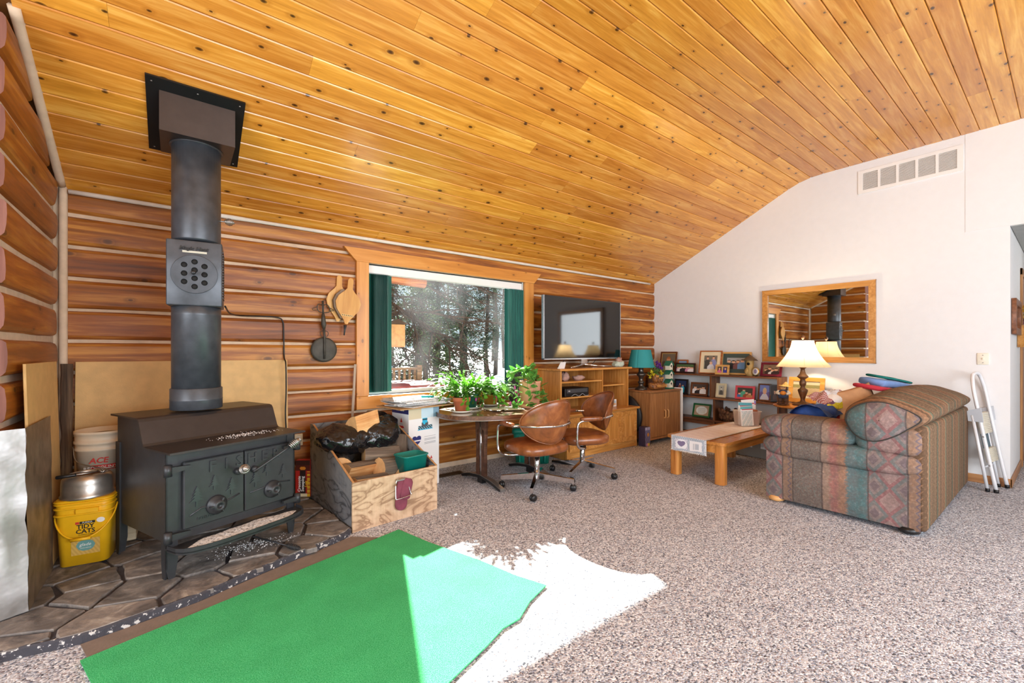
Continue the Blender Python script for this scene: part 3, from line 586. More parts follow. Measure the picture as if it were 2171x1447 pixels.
# ---------------------------------------------------------------- heat shields, bark, sheet metal
TAN = plain('tan_fibre_panel', '#d8ae70', .6, 0, .08, .15, 120)
tag(G().box(-.585, .80, 0, .012, 0, 1.225, .002, M=Matrix.Translation((0, YB-.10, HZ+.003)) @ Matrix.Rotation(R(-3.5), 4, 'X')).obj('heat_shield_panel', TAN), 'wide tan fibre board leaning on the log wall behind the stove', 'panel')
tag(G().box(0, .012, 3.33, 4.06, 0, 1.23, .002, M=Matrix.Translation((-.606, 0, HZ+.006)) @ Matrix.Rotation(R(-1.4), 4, 'Y')).obj('heat_shield_panel', TAN), 'tall tan fibre board leaning on the left log wall behind the yellow bucket', 'panel')
tag(G().surf(lambda u, v_: (-.625+.032*math.cos(2*PI*u)*(1+.3*noise.noise(Vector((u*5, v_*9, 1)))), YB-.055+.018*math.sin(2*PI*u), HZ+.003+1.21*v_), 12, 30, cu=True).obj('bark_strip', wood('grey_bark', '#2c211a', '#6b5440', '#a08462', 'z', .9, .95)), 'narrow strip of rough grey bark standing in the corner of the log walls', 'bark')
m = Mt('sheet_metal'); v = m.co(); n1 = m.noise(v, 4, 4); c = m.ramp(n1, [(.3, '#8d8a86'), (.7, '#d3d3d6')]); m.bump(n1, .6, .03); SHEET = m.set(c, .45, .45)
RUST = plain('smoked_sheet_metal', '#83705b', .5, .35, .3)
sm = thing('metal_flashing', 'bent silver sheet metal flashing standing at the left edge of the hearth', 'sheet metal', (0, 0, HZ+.002))
G().surf(lambda u, v_: (-.590-.012*v_+.006*noise.noise(Vector((u*4, v_*6, 0))), 3.20+.55*u, .915*v_), 10, 20).obj('side_face', RUST, sm)
G().surf(lambda u, v_: (-.590-.012*v_-.155*u+.01*noise.noise(Vector((u*4+3, v_*9, 0))), 3.20-.07*u+.012*noise.noise(Vector((u*3, v_*8, 5))), .915*v_), 8, 24).obj('front_face', SHEET, sm)
tag(G().sup((-.715, 3.17, .985), (.035, .03, .03), nu=16, nv=10).tube([(-.73, 3.18, 1.01), (-.74, 3.24, 1.05)], .006, 6).obj('blue_knob', plain('blue_enamel', '#2d4a86', .25, 0, .05)), 'small round blue enamel knob hanging beside the red log ends', 'knob')

# ---------------------------------------------------------------- buckets, pot
YEL = plain('yellow_plastic', '#f8bd1c', .38, 0, .05)
bk = thing('litter_bucket', 'yellow square plastic cat litter bucket on the hearth left of the stove', 'bucket', (-.440, 3.79, HZ+.004), -8)
def rr_loft(sections, n=6):
    g = G(); rings = [[(p[0], p[1], z) for p in rrect(-w/2, w/2, -d/2, d/2, r, n)] for (w, d, r, z) in sections]; k = len(rings[0])
    V = [p for r_ in rings for p in r_]; g.add(V, [(i*k+j, i*k+(j+1) % k, (i+1)*k+(j+1) % k, (i+1)*k+j) for i in range(len(rings)-1) for j in range(k)], 0, True)
    g.add(rings[0], [list(range(k))[::-1]]); return g, rings
g, rg = rr_loft([(.225, .2, .04, 0), (.258, .225, .045, .33), (.258, .225, .045, .40)]); g.add(rg[-1], [list(range(len(rg[-1])))]); g.obj('tub', YEL, bk)
for z in (.305, .345, .372, .385):
    g, rg = rr_loft([(.264, .232, .046, z), (.278, .246, .05, z+.003), (.278, .246, .05, z+.009), (.262, .23, .046, z+.012)]); g.obj('rim_band', YEL, bk)
G().box(-.03, .075, -.128, -.11, .316, .346, .003).obj('band_bridge', YEL, bk)
pts = [(-.14, -.02, .335)]+[(-.142*math.cos(R(a)), -.03-.115*math.sin(R(a)), .335-.165*math.sin(R(a))) for a in range(15, 180, 15)]+[(.14, -.02, .335)]
bh = G().tube(bez(pts, 3), .0045, 7).obj('bail_handle', YEL, bk); G().tube([(-.045, -.146, .17), (.045, -.146, .17)], .0095, 10).obj('grip', YEL, bh)
def lab(w, h_, fn, x, z, par, nx=40, ny=30, y=-.1, tilt=0): return printed('printed_label', w, h_, fn, par, (x, y, z), (R(tilt), 0, 0), nx, ny)
yv = lambda z: -(.1+.0125*z/.33)-.0012
tl = R(90)-math.atan(.0125/.33)*-1
text('TIDY', .036, BLACKINK, bk, (.012, yv(.232), .232), (R(92.2), 0, 0), bold=.0008); text('CATS', .036, BLACKINK, bk, (.012, yv(.203), .203), (R(92.2), 0, 0), bold=.0008)
g = G().box(-.014, .056, yv(.257)-.0006, yv(.257)+.002, .25, .264); g.obj('label_band', BLACKINK, bk); text('PURINA', .013, WHITEINK, bk, (.021, yv(.257)-.0012, .257), (R(92.2), 0, 0))
G().box(-.033, -.016, yv(.257)-.0006, yv(.257)+.002, .25, .264).obj('label_band', REDINK, bk)
text('CLUMPING LITTER', .008, BLACKINK, bk, (.012, yv(.183), .183), (R(92.2), 0, 0))
plate([circ(.0155, 24, sx=1.25)], .001, WHITEINK, 'label_oval', bk, (.082, yv(.262), .262), (R(92.2), 0, 0))
lab(.13, .095, lambda u, v_: '#6fa3a0' if ((u-.5)/.32)**2+((v_-.58)/.36)**2 < 1 else ('#d9b25e' if (u*7+v_*3) % 1 < .5 else '#caa251'), .012, .062, bk, 40, 30, yv(.062), 2.2)
text('glade', .026, WHITEINK, bk, (.01, yv(.12)-.001, .122), (R(92.2), 0, 0), shear=.2); text('CLEAN SPRINGS', .007, WHITEINK, bk, (.012, yv(.1)-.001, .101), (R(92.2), 0, 0))
pt = thing('cooking_pot', 'old dented aluminium pot with a wire bail resting on the yellow bucket', 'pot', (-.445, 3.785, HZ+.004+.399), 0)
ALU = plain('worn_aluminium', '#b5aea6', .34, .85, .22, .1, 30)
pb = G().lathe([(.125, 0), (.128, .012), (.122, .018), (.121, .085), (.118, .112), (.105, .132), (.085, .14), (.082, .136), (.08, .128)], 36, cap=False).obj('pot_body', ALU, pt)
G().lathe([(.08, .128), (.04, .122), (0, .121)], 30).obj('rusty_inside', plain('rusty_bottom', '#8d5c33', .7, .3, .3), pt)
G().tube(bez([(.07, .03, .142), (.02, -.07, .15), (-.06, -.085, .15), (-.11, -.05, .147)], 6), .0045, 6).obj('bail_wire', STEEL, pt)
G().tube(bez([(-.125, -.085, .146), (-.09, -.095, .15), (-.04, -.09, .15)], 5), .011, 8).obj('handle_grip', BLACKP, pt)
G().tube([(.07, -.05, .14), (.09, -.03, .152), (.07, -.01, .145), (.05, -.03, .152), (.07, -.05, .142)], .005, 6).obj('clip', STEEL, pt)
wbk = thing('white_bucket', 'tall white plastic bucket with red print standing behind the yellow bucket', 'bucket', (-.395, 4.12, HZ+.004+.37))
G().lathe([(.135, 0), (.15, .26), (.156, .262), (.156, .275), (.151, .278), (.153, .305), (.16, .307), (.16, .322), (.154, .325), (.156, .37), (.16, .372), (.16, .39), (.15, .39), (.146, .30), (.13, .04), (0, .04)], 44).obj('bucket', plain('white_plastic', '#e9d9c2', .42, 0, .06), wbk)
G().tube(bez([(-.158, -.03, .29), (-.13, -.1, .2), (-.02, -.168, .16), (.07, -.16, .15), (.12, -.12, .2)], 6), .0035, 6).obj('bail_handle', STEEL, wbk); 
text('ACE', .05, REDINK, wbk, (-.02, -.152, .20), (R(87), 0, R(-6)), bold=.001, shear=.15)
G().surf(lambda u, v_: (.1475*math.sin(R(-25+85*u)), -.1475*math.cos(R(-25+85*u)), .135+.035*v_), 16, 1).obj('label_band', REDINK, wbk); text('REDMOUNT', .03, WHITEINK, wbk, (-.01, -.1500, .152), (R(88), 0, R(4)))
G().lathe([(.146, .355), (0, .365)], 30).obj('ash_fill', plain('brown_kindling', '#7a5a3a', .9, 0, .3, .8, 30), wbk, kind='stuff')
cr = thing('bucket_crate', 'pale wooden crate almost hidden under the white bucket', 'crate', (-.395, 4.12, HZ+.004))
PALEW = wood('pale_crate_wood', '#a98e6b', '#cdb692', '#dfcdaf', 'x', 1, .7)
for i in range(3): G().box(-.16, .17, -.16, .16, .0+.124*i, .118+.124*i, .003).obj('slat', PALEW, cr)

# ---------------------------------------------------------------- beside the stove: log carton, outlet, poker
cx = thing('cleaning_log_carton', 'red and yellow carton of a creosote sweeping log standing right of the stove', 'carton', (.905, 4.235, HZ+.004), -36)
G().box(-.065, .065, -.03, .03, 0, .325, .002).obj('carton', plain('red_carton', '#a5281f', .5, 0, .05), cx)
def cart(u, v_):
    if v_ > .86: return '#3c1b12'
    if v_ > .72: return '#e08a2a' if ((u-.5)/.2)**2+((v_-.78)/.05)**2 < 1 else '#571f12'
    if u > .78 and v_ < .7: return '#e0b12a' if (v_*9) % 1 < .7 else '#b03324'
    if v_ < .08: return '#e8d8b0'
    return '#b5261d' if u < .3 or u > .7 else '#2a1714'
printed('printed_label', .128, .323, cart, cx, (0, -.0306, .001), (0, 0, 0), 20, 46)
for i, (w_, mm) in enumerate((('Creosote', PAPER), ('Sweeping', PAPER), ('Log', plain('yellow_ink', '#f0c030', .5, 0, 0)))): text(w_, .036, mm, cx, (-.03+.03*i, -.0316, .115), (R(90), R(-90), 0), bold=.001)
ol = thing('wall_outlet', 'cream power outlet on the log wall just right of the stove', 'outlet', (.90, YB-.004, .47)); G().box(-.035, .035, -.006, .004, 0, .11, .003).obj('cover_plate', plain('cream_plate', '#e9dcc2', .4, 0, .02), ol); G().box(-.018, .018, -.009, 0, .02, .05, .004).box(-.018, .018, -.009, 0, .06, .09, .004).obj('socket', PAPER, ol)
pk = thing('stove_poker', 'iron stove lid lifter with a coiled handle lying on the flagstones before the stove', 'poker', (.59, 3.16, HZ+.016), 118)
G().tube([(.03, 0, 0), (.30, .0, .0), (.33, .0, .004), (.345, .02, .01)], .006, 7).obj('rod', IRON, pk)
pts = []
for i in range(150): t_ = i/149; rr = .006+.0095*math.sin(PI*t_)**.8; pts.append((-.09+.13*t_, rr*math.cos(t_*2*PI*13), rr*math.sin(t_*2*PI*13)+.002))
G().tube(pts, .0028, 5).obj('coil_grip', IRON, pk)
rg_ = crumbs('ash_scatter', (.40, 3.34, HZ+.012), .11, .05, 320, None, 8); tag(rg_, 'pale spilled ash scattered on the stones under the stove shelf', 'ash')
# ---------------------------------------------------------------- hung on the log wall
bl_ = thing('fireplace_bellows', 'tan wooden fireplace bellows hanging on the log wall left of the window', 'bellows', (1.30, YB-.03, 1.53), rot=(0, R(6), 0))
BEL = wood('worn_tan_wood', '#b5772e', '#d29a4c', '#dfae68', 'z', .8, .5, tint=.03)
def belshape(w, s=1): return [(-.012*s, .09), (-.03*s, .13), (-.105*w, .23), (-.122*w, .30), (-.10*w, .36), (-.045*w, .415), (-.026, .44), (-.025, .525), (-.012, .545), (.012, .545), (.025, .525), (.026, .44), (.045*w, .415), (.10*w, .36), (.122*w, .30), (.105*w, .23), (.03*s, .13), (.012*s, .09)]
G().prism(belshape(.95), -.012, 0, 'y', M=Matrix.Translation((-.055, .02, .02)) @ Matrix.Rotation(R(-4), 4, 'Y')).obj('back_board', BEL, bl_)
G().prism([(x*.92, z) for x, z in belshape(1)[1:6]+belshape(1)[12:17]], -.045, .005, 'y', M=Matrix.Translation((-.028, .0, .01))).obj('leather_gusset', plain('grey_leather', '#7d6a58', .8, 0, .2), bl_)
G().prism(belshape(1), -.06, -.045, 'y').obj('front_board', BEL, bl_)
G().prism([(-.06, .165), (.06, .165), (.055, .185), (-.055, .185)], -.063, -.06, 'y').obj('leather_band', plain('pale_leather', '#dcb77c', .8, 0, .1), bl_)
g = G()
for i in range(6): g.sup((-.045+.018*i, -.064, .175), (.005, .003, .005), nu=8, nv=5)
g.obj('studs', IRON, bl_, kind='stuff')
G().lathe([(.017, .10), (.008, .05), (.007, 0)][::-1], 10, c=(0, -.03, -.02)).obj('nozzle', IRON, bl_)
wf = thing('waffle_iron', 'old round cast-iron waffle iron with ornate handle hanging left of the bellows', 'iron', (1.117, YB-.022, 1.25))
RUSTI = plain('old_cast_iron', '#4a463f', .6, .4, .3, .3, 50)
G().lathe([(.0, -.018), (.1, -.016), (.118, -.01), (.12, 0), (.118, .006), (0, .008)], 36, M=Matrix.Translation((0, -.01, .118)) @ Matrix.Rotation(R(90), 4, 'X') @ Matrix.Scale(-1, 4, (0, 0, 1))).obj('round_plate', RUSTI, wf)
G().tube([(.0, -.03, .03), (0, -.034, .12), (0, -.03, .25), (-.005, -.03, .32)], [.01, .012, .011, .012], 8).tube([(-.005, -.03, .32), (-.007, -.03, .36), (-.01, -.03, .41), (-.012, -.03, .46)], [.014, .024, .02, .014], 8).tube([(-.012, -.03, .46), (-.016, -.03, .585)], [.009, .011], 7).obj('handle', RUSTI, wf)
g = G()
for s_ in (-1, 1):
    g.tube(bez([(-.012, -.025, .47), (.05*s_, -.02, .485), (.055*s_-.01, -.02, .53), (.03*s_-.012, -.02, .555), (-.012, -.02, .54)], 5), .004, 5)
    g.tube(bez([(.045*s_-.01, -.02, .53), (.075*s_-.01, -.02, .515), (.095*s_-.01, -.02, .505), (.09*s_-.01, -.02, .495), (.05*s_-.01, -.02, .495)], 5), .003, 5)
    g.tube(bez([(-.005, -.025, .24), (.03*s_, -.02, .25), (.035*s_, -.02, .285), (.01*s_, -.02, .30)], 5), .003, 5)
g.obj('scroll_wire', RUSTI, wf, kind='stuff')
tag(G().box(-.012, .012, -.004, .004, 0, 1.22, .001, M=Matrix.Translation((1.34, YB-.055, .006)) @ Matrix.Rotation(R(3.2), 4, 'Y')).obj('measuring_stick', wood('grey_stick', '#6d5a4c', '#a99480', '#c9b8a5', 'z', .7, .8)), 'thin grey wooden stick leaning upright beside the left window casing', 'stick')

# ---------------------------------------------------------------- plywood firewood box and what is in it
def ply(name, d, mm, l, sc=1):
    m = Mt(name); v = m.co(9, (2.2, 2.2, 4.5)); n1 = m.noise(v, 1.0, 3, .5, 1.6); w_ = m.math('PINGPONG', m.math('MULTIPLY', n1, 9), 1)
    c = m.ramp(w_, [(.05, d), (.22, mm), (.8, l)]); c = m.mix(m.ramp(m.noise(m.co(9, (30, 30, 4)), 2, 3), [(.4, 0.), (.8, .35)]), c, d); return m.set(c, .6)
PLYT = ply('tan_plywood', '#98765a', '#bf9d7d', '#d2b292'); PLYG = ply('grey_weathered_plywood', '#4b4c50', '#74767a', '#868789'); PLYE = plain('plywood_edge', '#b98a5a', .7, 0, .12)
fb = thing('firewood_box', 'open plywood firewood box with sloping sides standing beside the hearth', 'box', (1.03, 3.278, .0), 5.1)
W_, D_, fh, bh_ = .742, .93, .372, .70
G().box(0, W_, 0, .016, .0, fh, .002).obj('front_panel', PLYT, fb)
side = [(.016, .0), (D_, .0), (D_, bh_), (.86, bh_), (.016, fh)]
for x in (0, W_-.016):
    g = G().prism(side, x, x+.016, 'x'); g.obj('side_panel', PLYG, fb)
G().prism([(.0, fh+.0), (.86, bh_), (.86, bh_+.0035), (.0, fh+.0035)], .0, .016, 'x').obj('edge_strip', PLYE, fb); G().prism([(.0, fh), (.86, bh_), (.86, bh_+.0035), (.0, fh+.0035)], W_-.016, W_, 'x').obj('edge_strip', PLYE, fb)
G().box(.016, W_-.016, D_-.016, D_, .0, bh_).obj('back_panel', PLYG, fb); G().box(.016, W_-.016, .016, D_-.016, .004, .02).obj('bottom_panel', PLYG, fb)
for x in (.016, W_-.054): G().box(x, x+.038, .016, .054, .02, fh-.002, .002).obj('corner_block', PLYE, fb)
for x, z in ((.02, .05), (.02, .33), (W_-.02, .34), (W_-.02, .06), (.35, .365)): pass
FBM = Matrix.Translation((1.03, 3.278, 0)) @ Matrix.Rotation(R(5.1), 4, 'Z')
def inbox(x, y, z): return tuple(FBM @ Vector((x, y, z)))
SPLIT = wood('split_pine', '#b8723a', '#dca064', '#eec48c', 'x', 1.1, .7, knots=.6, tint=.08, ks=(3, 8)); PBARK = wood('firewood_bark', '#3c332c', '#6b5c4e', '#92826f', 'x', 1.2, .95, tint=.15)
ENDW = plain('end_grain', '#d9a871', .8, 0, .15, .3, 80)
def firewood(lab, loc, rot, L, r, a0, a1, seed, kind=0):
    g = G(); n = 7 if a1-a0 < 300 else 12; arc = [(r*math.cos(R(a0+(a1-a0)*i/n)), r*math.sin(R(a0+(a1-a0)*i/n))) for i in range(n+1)]; sec = arc[:-1] if a1-a0 >= 360 else [(0, 0)]+arc; cx_ = sum(p[0] for p in sec)/len(sec); cy_ = sum(p[1] for p in sec)/len(sec)
    V = []; ns = 6; k = len(sec)
    for i in range(ns+1):
        for j, p in enumerate(sec):
            w = 1+.06*noise.noise(Vector((i*.9, j*1.3, seed))); V.append((L*(i/ns-.5)+.004*noise.noise(Vector((j, seed, i))), (p[0]-cx_)*w, (p[1]-cy_)*w))
    for i in range(ns):
        for j in range(k): g.add([V[i*k+j], V[i*k+(j+1) % k], V[(i+1)*k+(j+1) % k], V[(i+1)*k+j]], [(0, 1, 2, 3)], 1 if a1-a0 >= 360 or 0 < j < k-1 else 0)
    g.add(V[:k], [list(range(k))], 2); g.add(V[-k:], [list(range(k))], 2)
    o = g.obj('firewood', [SPLIT, PBARK, ENDW], None, loc, [R(a) for a in rot]); tag(o, lab, 'firewood', 'split firewood in the plywood box'); return o
firewood('pale split log at the front left corner of the firewood box', inbox(.19, .17, .325), (-20, 4, 10), .28, .15, 40, 130, 1)
firewood('orange split log lying higher at the left side of the firewood box', inbox(.20, .38, .39), (-15, 4, 20), .29, .16, 40, 135, 2)
firewood('round grey-barked log in the middle of the firewood box', inbox(.46, .27, .35), (200, 6, 12), .26, .095, 0, 360, 3)
firewood('second grey-barked log low behind the green bin', inbox(.50, .31, .27), (30, 5, 100), .30, .09, 0, 360, 4)
firewood('split log standing on end at the right side of the firewood box', inbox(.60, .48, .44), (10, -62, 60), .30, .12, 20, 150, 5)
firewood('narrow split log propped at the right rear of the firewood box', inbox(.655, .62, .47), (60, -55, 75), .28, .085, 20, 130, 6)
firewood('grey weathered split log under the left garbage bag', inbox(.15, .55, .42), (20, 6, 76), .34, .10, 30, 160, 7)
firewood('dark log deep in the middle of the firewood box', inbox(.33, .25, .17), (20, 0, 8), .44, .13, 0, 360, 8)
firewood('round grey log lying just behind the two pale split logs', inbox(.44, .44, .43), (20, 4, -8), .30, .085, 0, 360, 14)
firewood('pale split log lying across behind the green bin', inbox(.52, .38, .40), (-20, 4, 130), .26, .14, 40, 130, 15)
firewood('log at the bottom right of the firewood box', inbox(.38, .45, .14), (20, 0, 5), .6, .12, 0, 360, 9)
firewood('log at the bottom rear of the firewood box', inbox(.37, .72, .16), (20, 0, 2), .62, .14, 0, 360, 10)
firewood('wedge of pale split wood lying on top of the black garbage bags', inbox(.31, .55, .755), (-32, -8, 20), .24, .19, 55, 118, 11)
m = Mt('black_garbage_bag'); v = m.co(); n1 = m.noise(v, 7, 2, .45, 1.4); m.bump(m.math('ADD', n1, m.math('MULTIPLY', m.noise(v, 24, 2, .5, .6), .16)), .8, .035); BAG = m.set('#131316', .22, 0, 0, .6)
def bag(lab, c, r, seed, rot):
    g = G(); g.sup((0, 0, 0), r, .8, .75, 64, 40); V = []
    for p in g.v:
        k = Vector(p)*7+Vector((seed, seed*1.7, 0)); f = .16*noise.noise(k*.7)+.10*(.5-abs(noise.noise(k*1.1+Vector((p[2]*5, 0, 3)))*2))+.05*(.5-abs(noise.noise(k*2.6)*2)); V.append(tuple(Vector(p)*(1+f)))
    g.v = V; return tag(g.obj('garbage_bag', BAG, None, c, [R(a) for a in rot]), lab, 'bag', 'black bags in the firewood box')
bag('large black garbage bag sagging over the left of the firewood box', inbox(.17, .56, .60), (.24, .17, .11), 3, (20, 4, 10))
bag('glossy black garbage bag folded over the middle and right of the firewood box', inbox(.46, .57, .615), (.20, .19, .115), 8, (24, -6, -15))
bag('smaller black garbage bag bulging at the back of the firewood box by the vacuum carton', inbox(.55, .80, .67), (.15, .12, .12), 12, (0, 10, 20))
bn = thing('green_bin', 'small dark green plastic bin sitting in the front right of the firewood box', 'bin', inbox(.572, .145, .262), 8)
GRP = plain('dark_green_plastic', '#12776d', .35, 0, .06)
g, rg = rr_loft([(.19, .15, .03, 0), (.235, .19, .035, .205), (.25, .205, .04, .207), (.25, .205, .04, .216), (.226, .18, .034, .215), (.18, .14, .03, .01)]); g.add(rg[-1], [list(range(len(rg[-1])))]); g.obj('tub', GRP, bn)
mt = thing('oven_mitt', 'maroon quilted pot holder hooked on the front of the firewood box by a steel buckle', 'mitt', inbox(.385, -.012, .105), 5.1)
MIT = plain('maroon_quilting', '#7c3a4b', .9, 0, .2, .9, 45)
G().sup((0, -.012, .10), (.052, .016, .125), .5, .6, 24, 16, wob=.12, M=Matrix.Rotation(R(4), 4, 'Y')).obj('mitt_body', MIT, mt); G().sup((.012, -.026, .145), (.046, .012, .085), .5, .6, 20, 14, wob=.15, M=Matrix.Rotation(R(12), 4, 'Y')).obj('folded_cuff', MIT, mt)
G().tube(bez([(-.05, -.02, .20), (-.062, -.045, .10), (-.05, -.05, .085), (.06, -.05, .095), (.068, -.045, .11), (.035, -.02, .225), (-.03, -.02, .23), (-.05, -.02, .20)], 5), .004, 6).obj('buckle_wire', CHROME, mt); G().box(-.04, .04, -.03, -.004, .215, .235, .005).obj('buckle_clip', STEEL, mt)

# ---------------------------------------------------------------- printed carton with newspapers
vc = thing('vacuum_carton', 'tall white printed carton standing between the firewood box and the table', 'carton', (1.915, 4.08, .004), 11)
G().box(-.185, .185, -.14, .14, 0, .80, .002).obj('carton', PAPER, vc)
def vprint(u, v_):
    if v_ > .86: return '#d8c9a8' if u < .4 else ('#c9dfe8' if u < .8 else '#88a9bb')
    def el(x, y, a, b): return ((u-x)/a)**2+((v_-y)/b)**2 < 1
    if .44 < u < .60 and v_ > .80: return '#36b4d8' if (v_*40) % 2 < 1.3 else '#2a3a44'
    if el(.52, .79, .11, .04): return '#38b8dc' if el(.5, .80, .04, .02) else '#4e5358'
    if .30 < u < .76 and .725 < v_ < .77: return '#3c4046' if (u*13+v_*30) % 1 < .6 else '#7fb6c6'
    if .28 < u < .78 and .715 < v_ <= .725: return '#35b1d6'
    hx_, hy = (u-.25)/.15, (v_-.585)/.062
    if (hx_*hx_+hy*hy-.7)**3-hx_*hx_*hy**3 < 0: return '#2a2f6d' if abs(hy-.1) > .14 else '#e8e6ee'
    if .5 < u < .88 and .53 < v_ < .63 and (v_*110) % 1 < .35 and (u*37) % 1 < .8: return '#a9a9ac'
    return '#ece9e6' if v_ > .5 or u > .3 else '#ebe6e0'
printed('printed_front', .368, .798, vprint, vc, (0, -.1408, .001), (0, 0, 0), 110, 200)
def vside(u, v_):
    if v_ > .93: return '#2d2f66'
    if v_ < .70 and v_ > .42+.25*u: return '#1f9ad2'
    return '#eceaea' if v_ > .42 else '#f0eeec'
printed('printed_side', .278, .798, vside, vc, (-.1858, 0, .001), (0, 0, R(-90)), 30, 80)
for z in (.23,):
    plate([[(-.035, 0), (.035, 0), (.026, .016), (-.026, .016)]], .001, REDINK, 'logo_mark', vc, (.085, -.1415, z), (R(90), 0, 0)); plate([[(-.014, 0), (.014, 0), (0, .032)]], .001, REDINK, 'logo_mark', vc, (.085, -.1415, z+.042), (R(90), 0, 0))
    text('BISSELL', .02, plain('grey_ink', '#b9afac', .6, 0, 0), vc, (.085, -.1415, z+.029), (R(90), 0, 0), sx=.8)
plate([[(-.045, 0), (.045, 0), (.034, .022), (-.034, .022)]], .001, REDINK, 'logo_mark', vc, (-.1865, -.02, .60), (R(90), 0, R(-90))); plate([[(-.018, 0), (.018, 0), (0, .045)]], .001, REDINK, 'logo_mark', vc, (-.1865, -.02, .655), (R(90), 0, R(-90)))
text('BISSELL', .026, plain('grey_ink_side', '#b9afac', .6, 0, 0), vc, (-.1865, -.02, .638), (R(90), 0, R(-90)), sx=.8); text('CARPET CLEANER', .018, WHITEINK, vc, (-.1865, 0, .77), (R(90), 0, R(-90)), sx=.9)
text('PARTNERSHIP', .012, WHITEINK, vc, (-.093, -.1415, .476), (R(90), 0, 0), sx=.7)
tag(G().box(-.34, .33, -.22, .22, 0, .012, .002).obj('carton_board', plain('brown_board', '#b08a5c', .7, 0, .1), None, (1.93, 4.06, .805), (0, 0, R(9))), 'thin brown board lying across the top of the white carton', 'board')
q = random.Random(5); NEWS = []
mnews = Mt('newsprint'); v = mnews.co(8, (60, 9, 200)); NEWSM = mnews.set(mnews.ramp(mnews.noise(v, 2, 3), [(.35, '#8e8b88'), (.5, '#d0cdc9'), (.7, '#e2dfda')]), .85)
zz = .818
for i in range(9):
    w_, d_ = q.uniform(.25, .30), q.uniform(.16, .2); th = q.uniform(.005, .010); dx, dy, rz = q.uniform(-.03, .05), q.uniform(-.02, .02), q.uniform(-16, 16)
    def sheet(u, v_, w_=w_, d_=d_, i=i): return ((u*2-1)*w_, (v_*2-1)*d_, .006*noise.noise(Vector((u*5, v_*5, i)))*abs(2*u-1)-.0)
    g = G().box(-w_, w_, -d_, d_, 0, th-.001); V0 = list(g.v)
    g.v = [(x, y, z) for x, y, z in g.v]
    o = g.obj('newspaper', NEWSM, None, (1.90+dx, 4.07+dy, zz), (0, 0, R(9+rz))); zz += th
    tag(o, ['newspaper at the bottom of the stack on the white carton', 'second newspaper up in the stack on the carton', 'third newspaper up in the stack on the carton', 'fourth newspaper up in the stack on the carton', 'middle newspaper in the stack on the carton', 'fourth newspaper from the top on the carton', 'third newspaper from the top on the carton', 'second newspaper from the top on the carton', 'topmost newspaper on the white carton stack'][i], 'newspaper', 'newspapers on the vacuum carton')
tag(G().tube([(-.06, 0, .014), (-.02, 0, .015), (.03, 0, .015)], [.012, .015, .014], 10, flat=1.5).obj('paper_roll', PAPER, None, (1.86, 3.99, zz+.001), (0, 0, R(12))), 'small rolled white paper on top of the newspapers', 'paper')
tag(G().tube([(0, 0, .013), (.05, 0, .012), (.13, .0, .009)], [.012, .012, .009], 10, flat=1.4).obj('teal_tube', plain('teal_plastic', '#24a5a8', .4, 0, 0), None, (1.93, 3.98, zz+.001), (0, 0, R(-4))), 'small teal plastic tube lying on top of the newspapers', 'tube')
fv = thing('floor_register', 'flat dark brown metal floor register in the carpet near the log wall', 'vent', (2.37, 4.19, .001)); G().box(-.16, .16, -.055, .055, 0, .006, .002).obj('frame', plain('brown_metal', '#4a3a2b', .5, .3, .1), fv)
g = G()
for i in range(14): g.box(-.14+.02*i, -.128+.02*i, -.04, .04, .006, .008)
g.obj('louvers', plain('dark_brown_metal', '#33281e', .5, .3, .1), fv, kind='stuff')
# ---------------------------------------------------------------- oval dining table
DARKW = wood('dark_walnut_vinyl', '#3a241a', '#62412e', '#7d563d', 'x', 1, .35, .1, tint=.03); DARKZ = wood('dark_walnut_slab', '#33211a', '#583a2b', '#6f4b38', 'z', 1, .4, tint=.06)
m = Mt('glossy_walnut_laminate'); v = m.co(0, (3, 14, 8)); n1 = m.noise(v, 1.5, 5, .6, .8); TOPM = m.set(m.ramp(n1, [(.3, '#84644f'), (.7, '#b59179')]), .28, 0, 1, .8)
TX, TY = 2.80, 3.80
tb = thing('dining_table', 'oval dark walnut pedestal table with a glossy top below the window', 'table', (TX, TY, .004))
A_, B_ = .74, .50; P = [(A_*math.copysign(abs(math.cos(a))**.92, math.cos(a)), B_*math.copysign(abs(math.sin(a))**.92, math.sin(a))) for a in (2*PI*i/56 for i in range(56))]
G().prism(P, .689, .731, 'z').obj('tabletop', [TOPM], tb)
n_ = len(P); g = G(); g.add([(x*1.004, y*1.006, z) for z in (.687, .733) for x, y in P], [(i, (i+1) % n_, n_+(i+1) % n_, n_+i) for i in range(n_)], 0, True); g.obj('edge_band', DARKW, tb)
G().tube([(x*1.006, y*1.008, .690) for x, y in P], .004, 6, closed=True).obj('edge_trim', STEEL, tb)
G().box(-.45, .45, -.05, .05, .665, .688).obj('apron_rail', BLACKP, tb)
slab = [(-.075, .66), (.075, .66), (.05, .30), (.06, .085), (-.06, .085), (-.05, .30)]
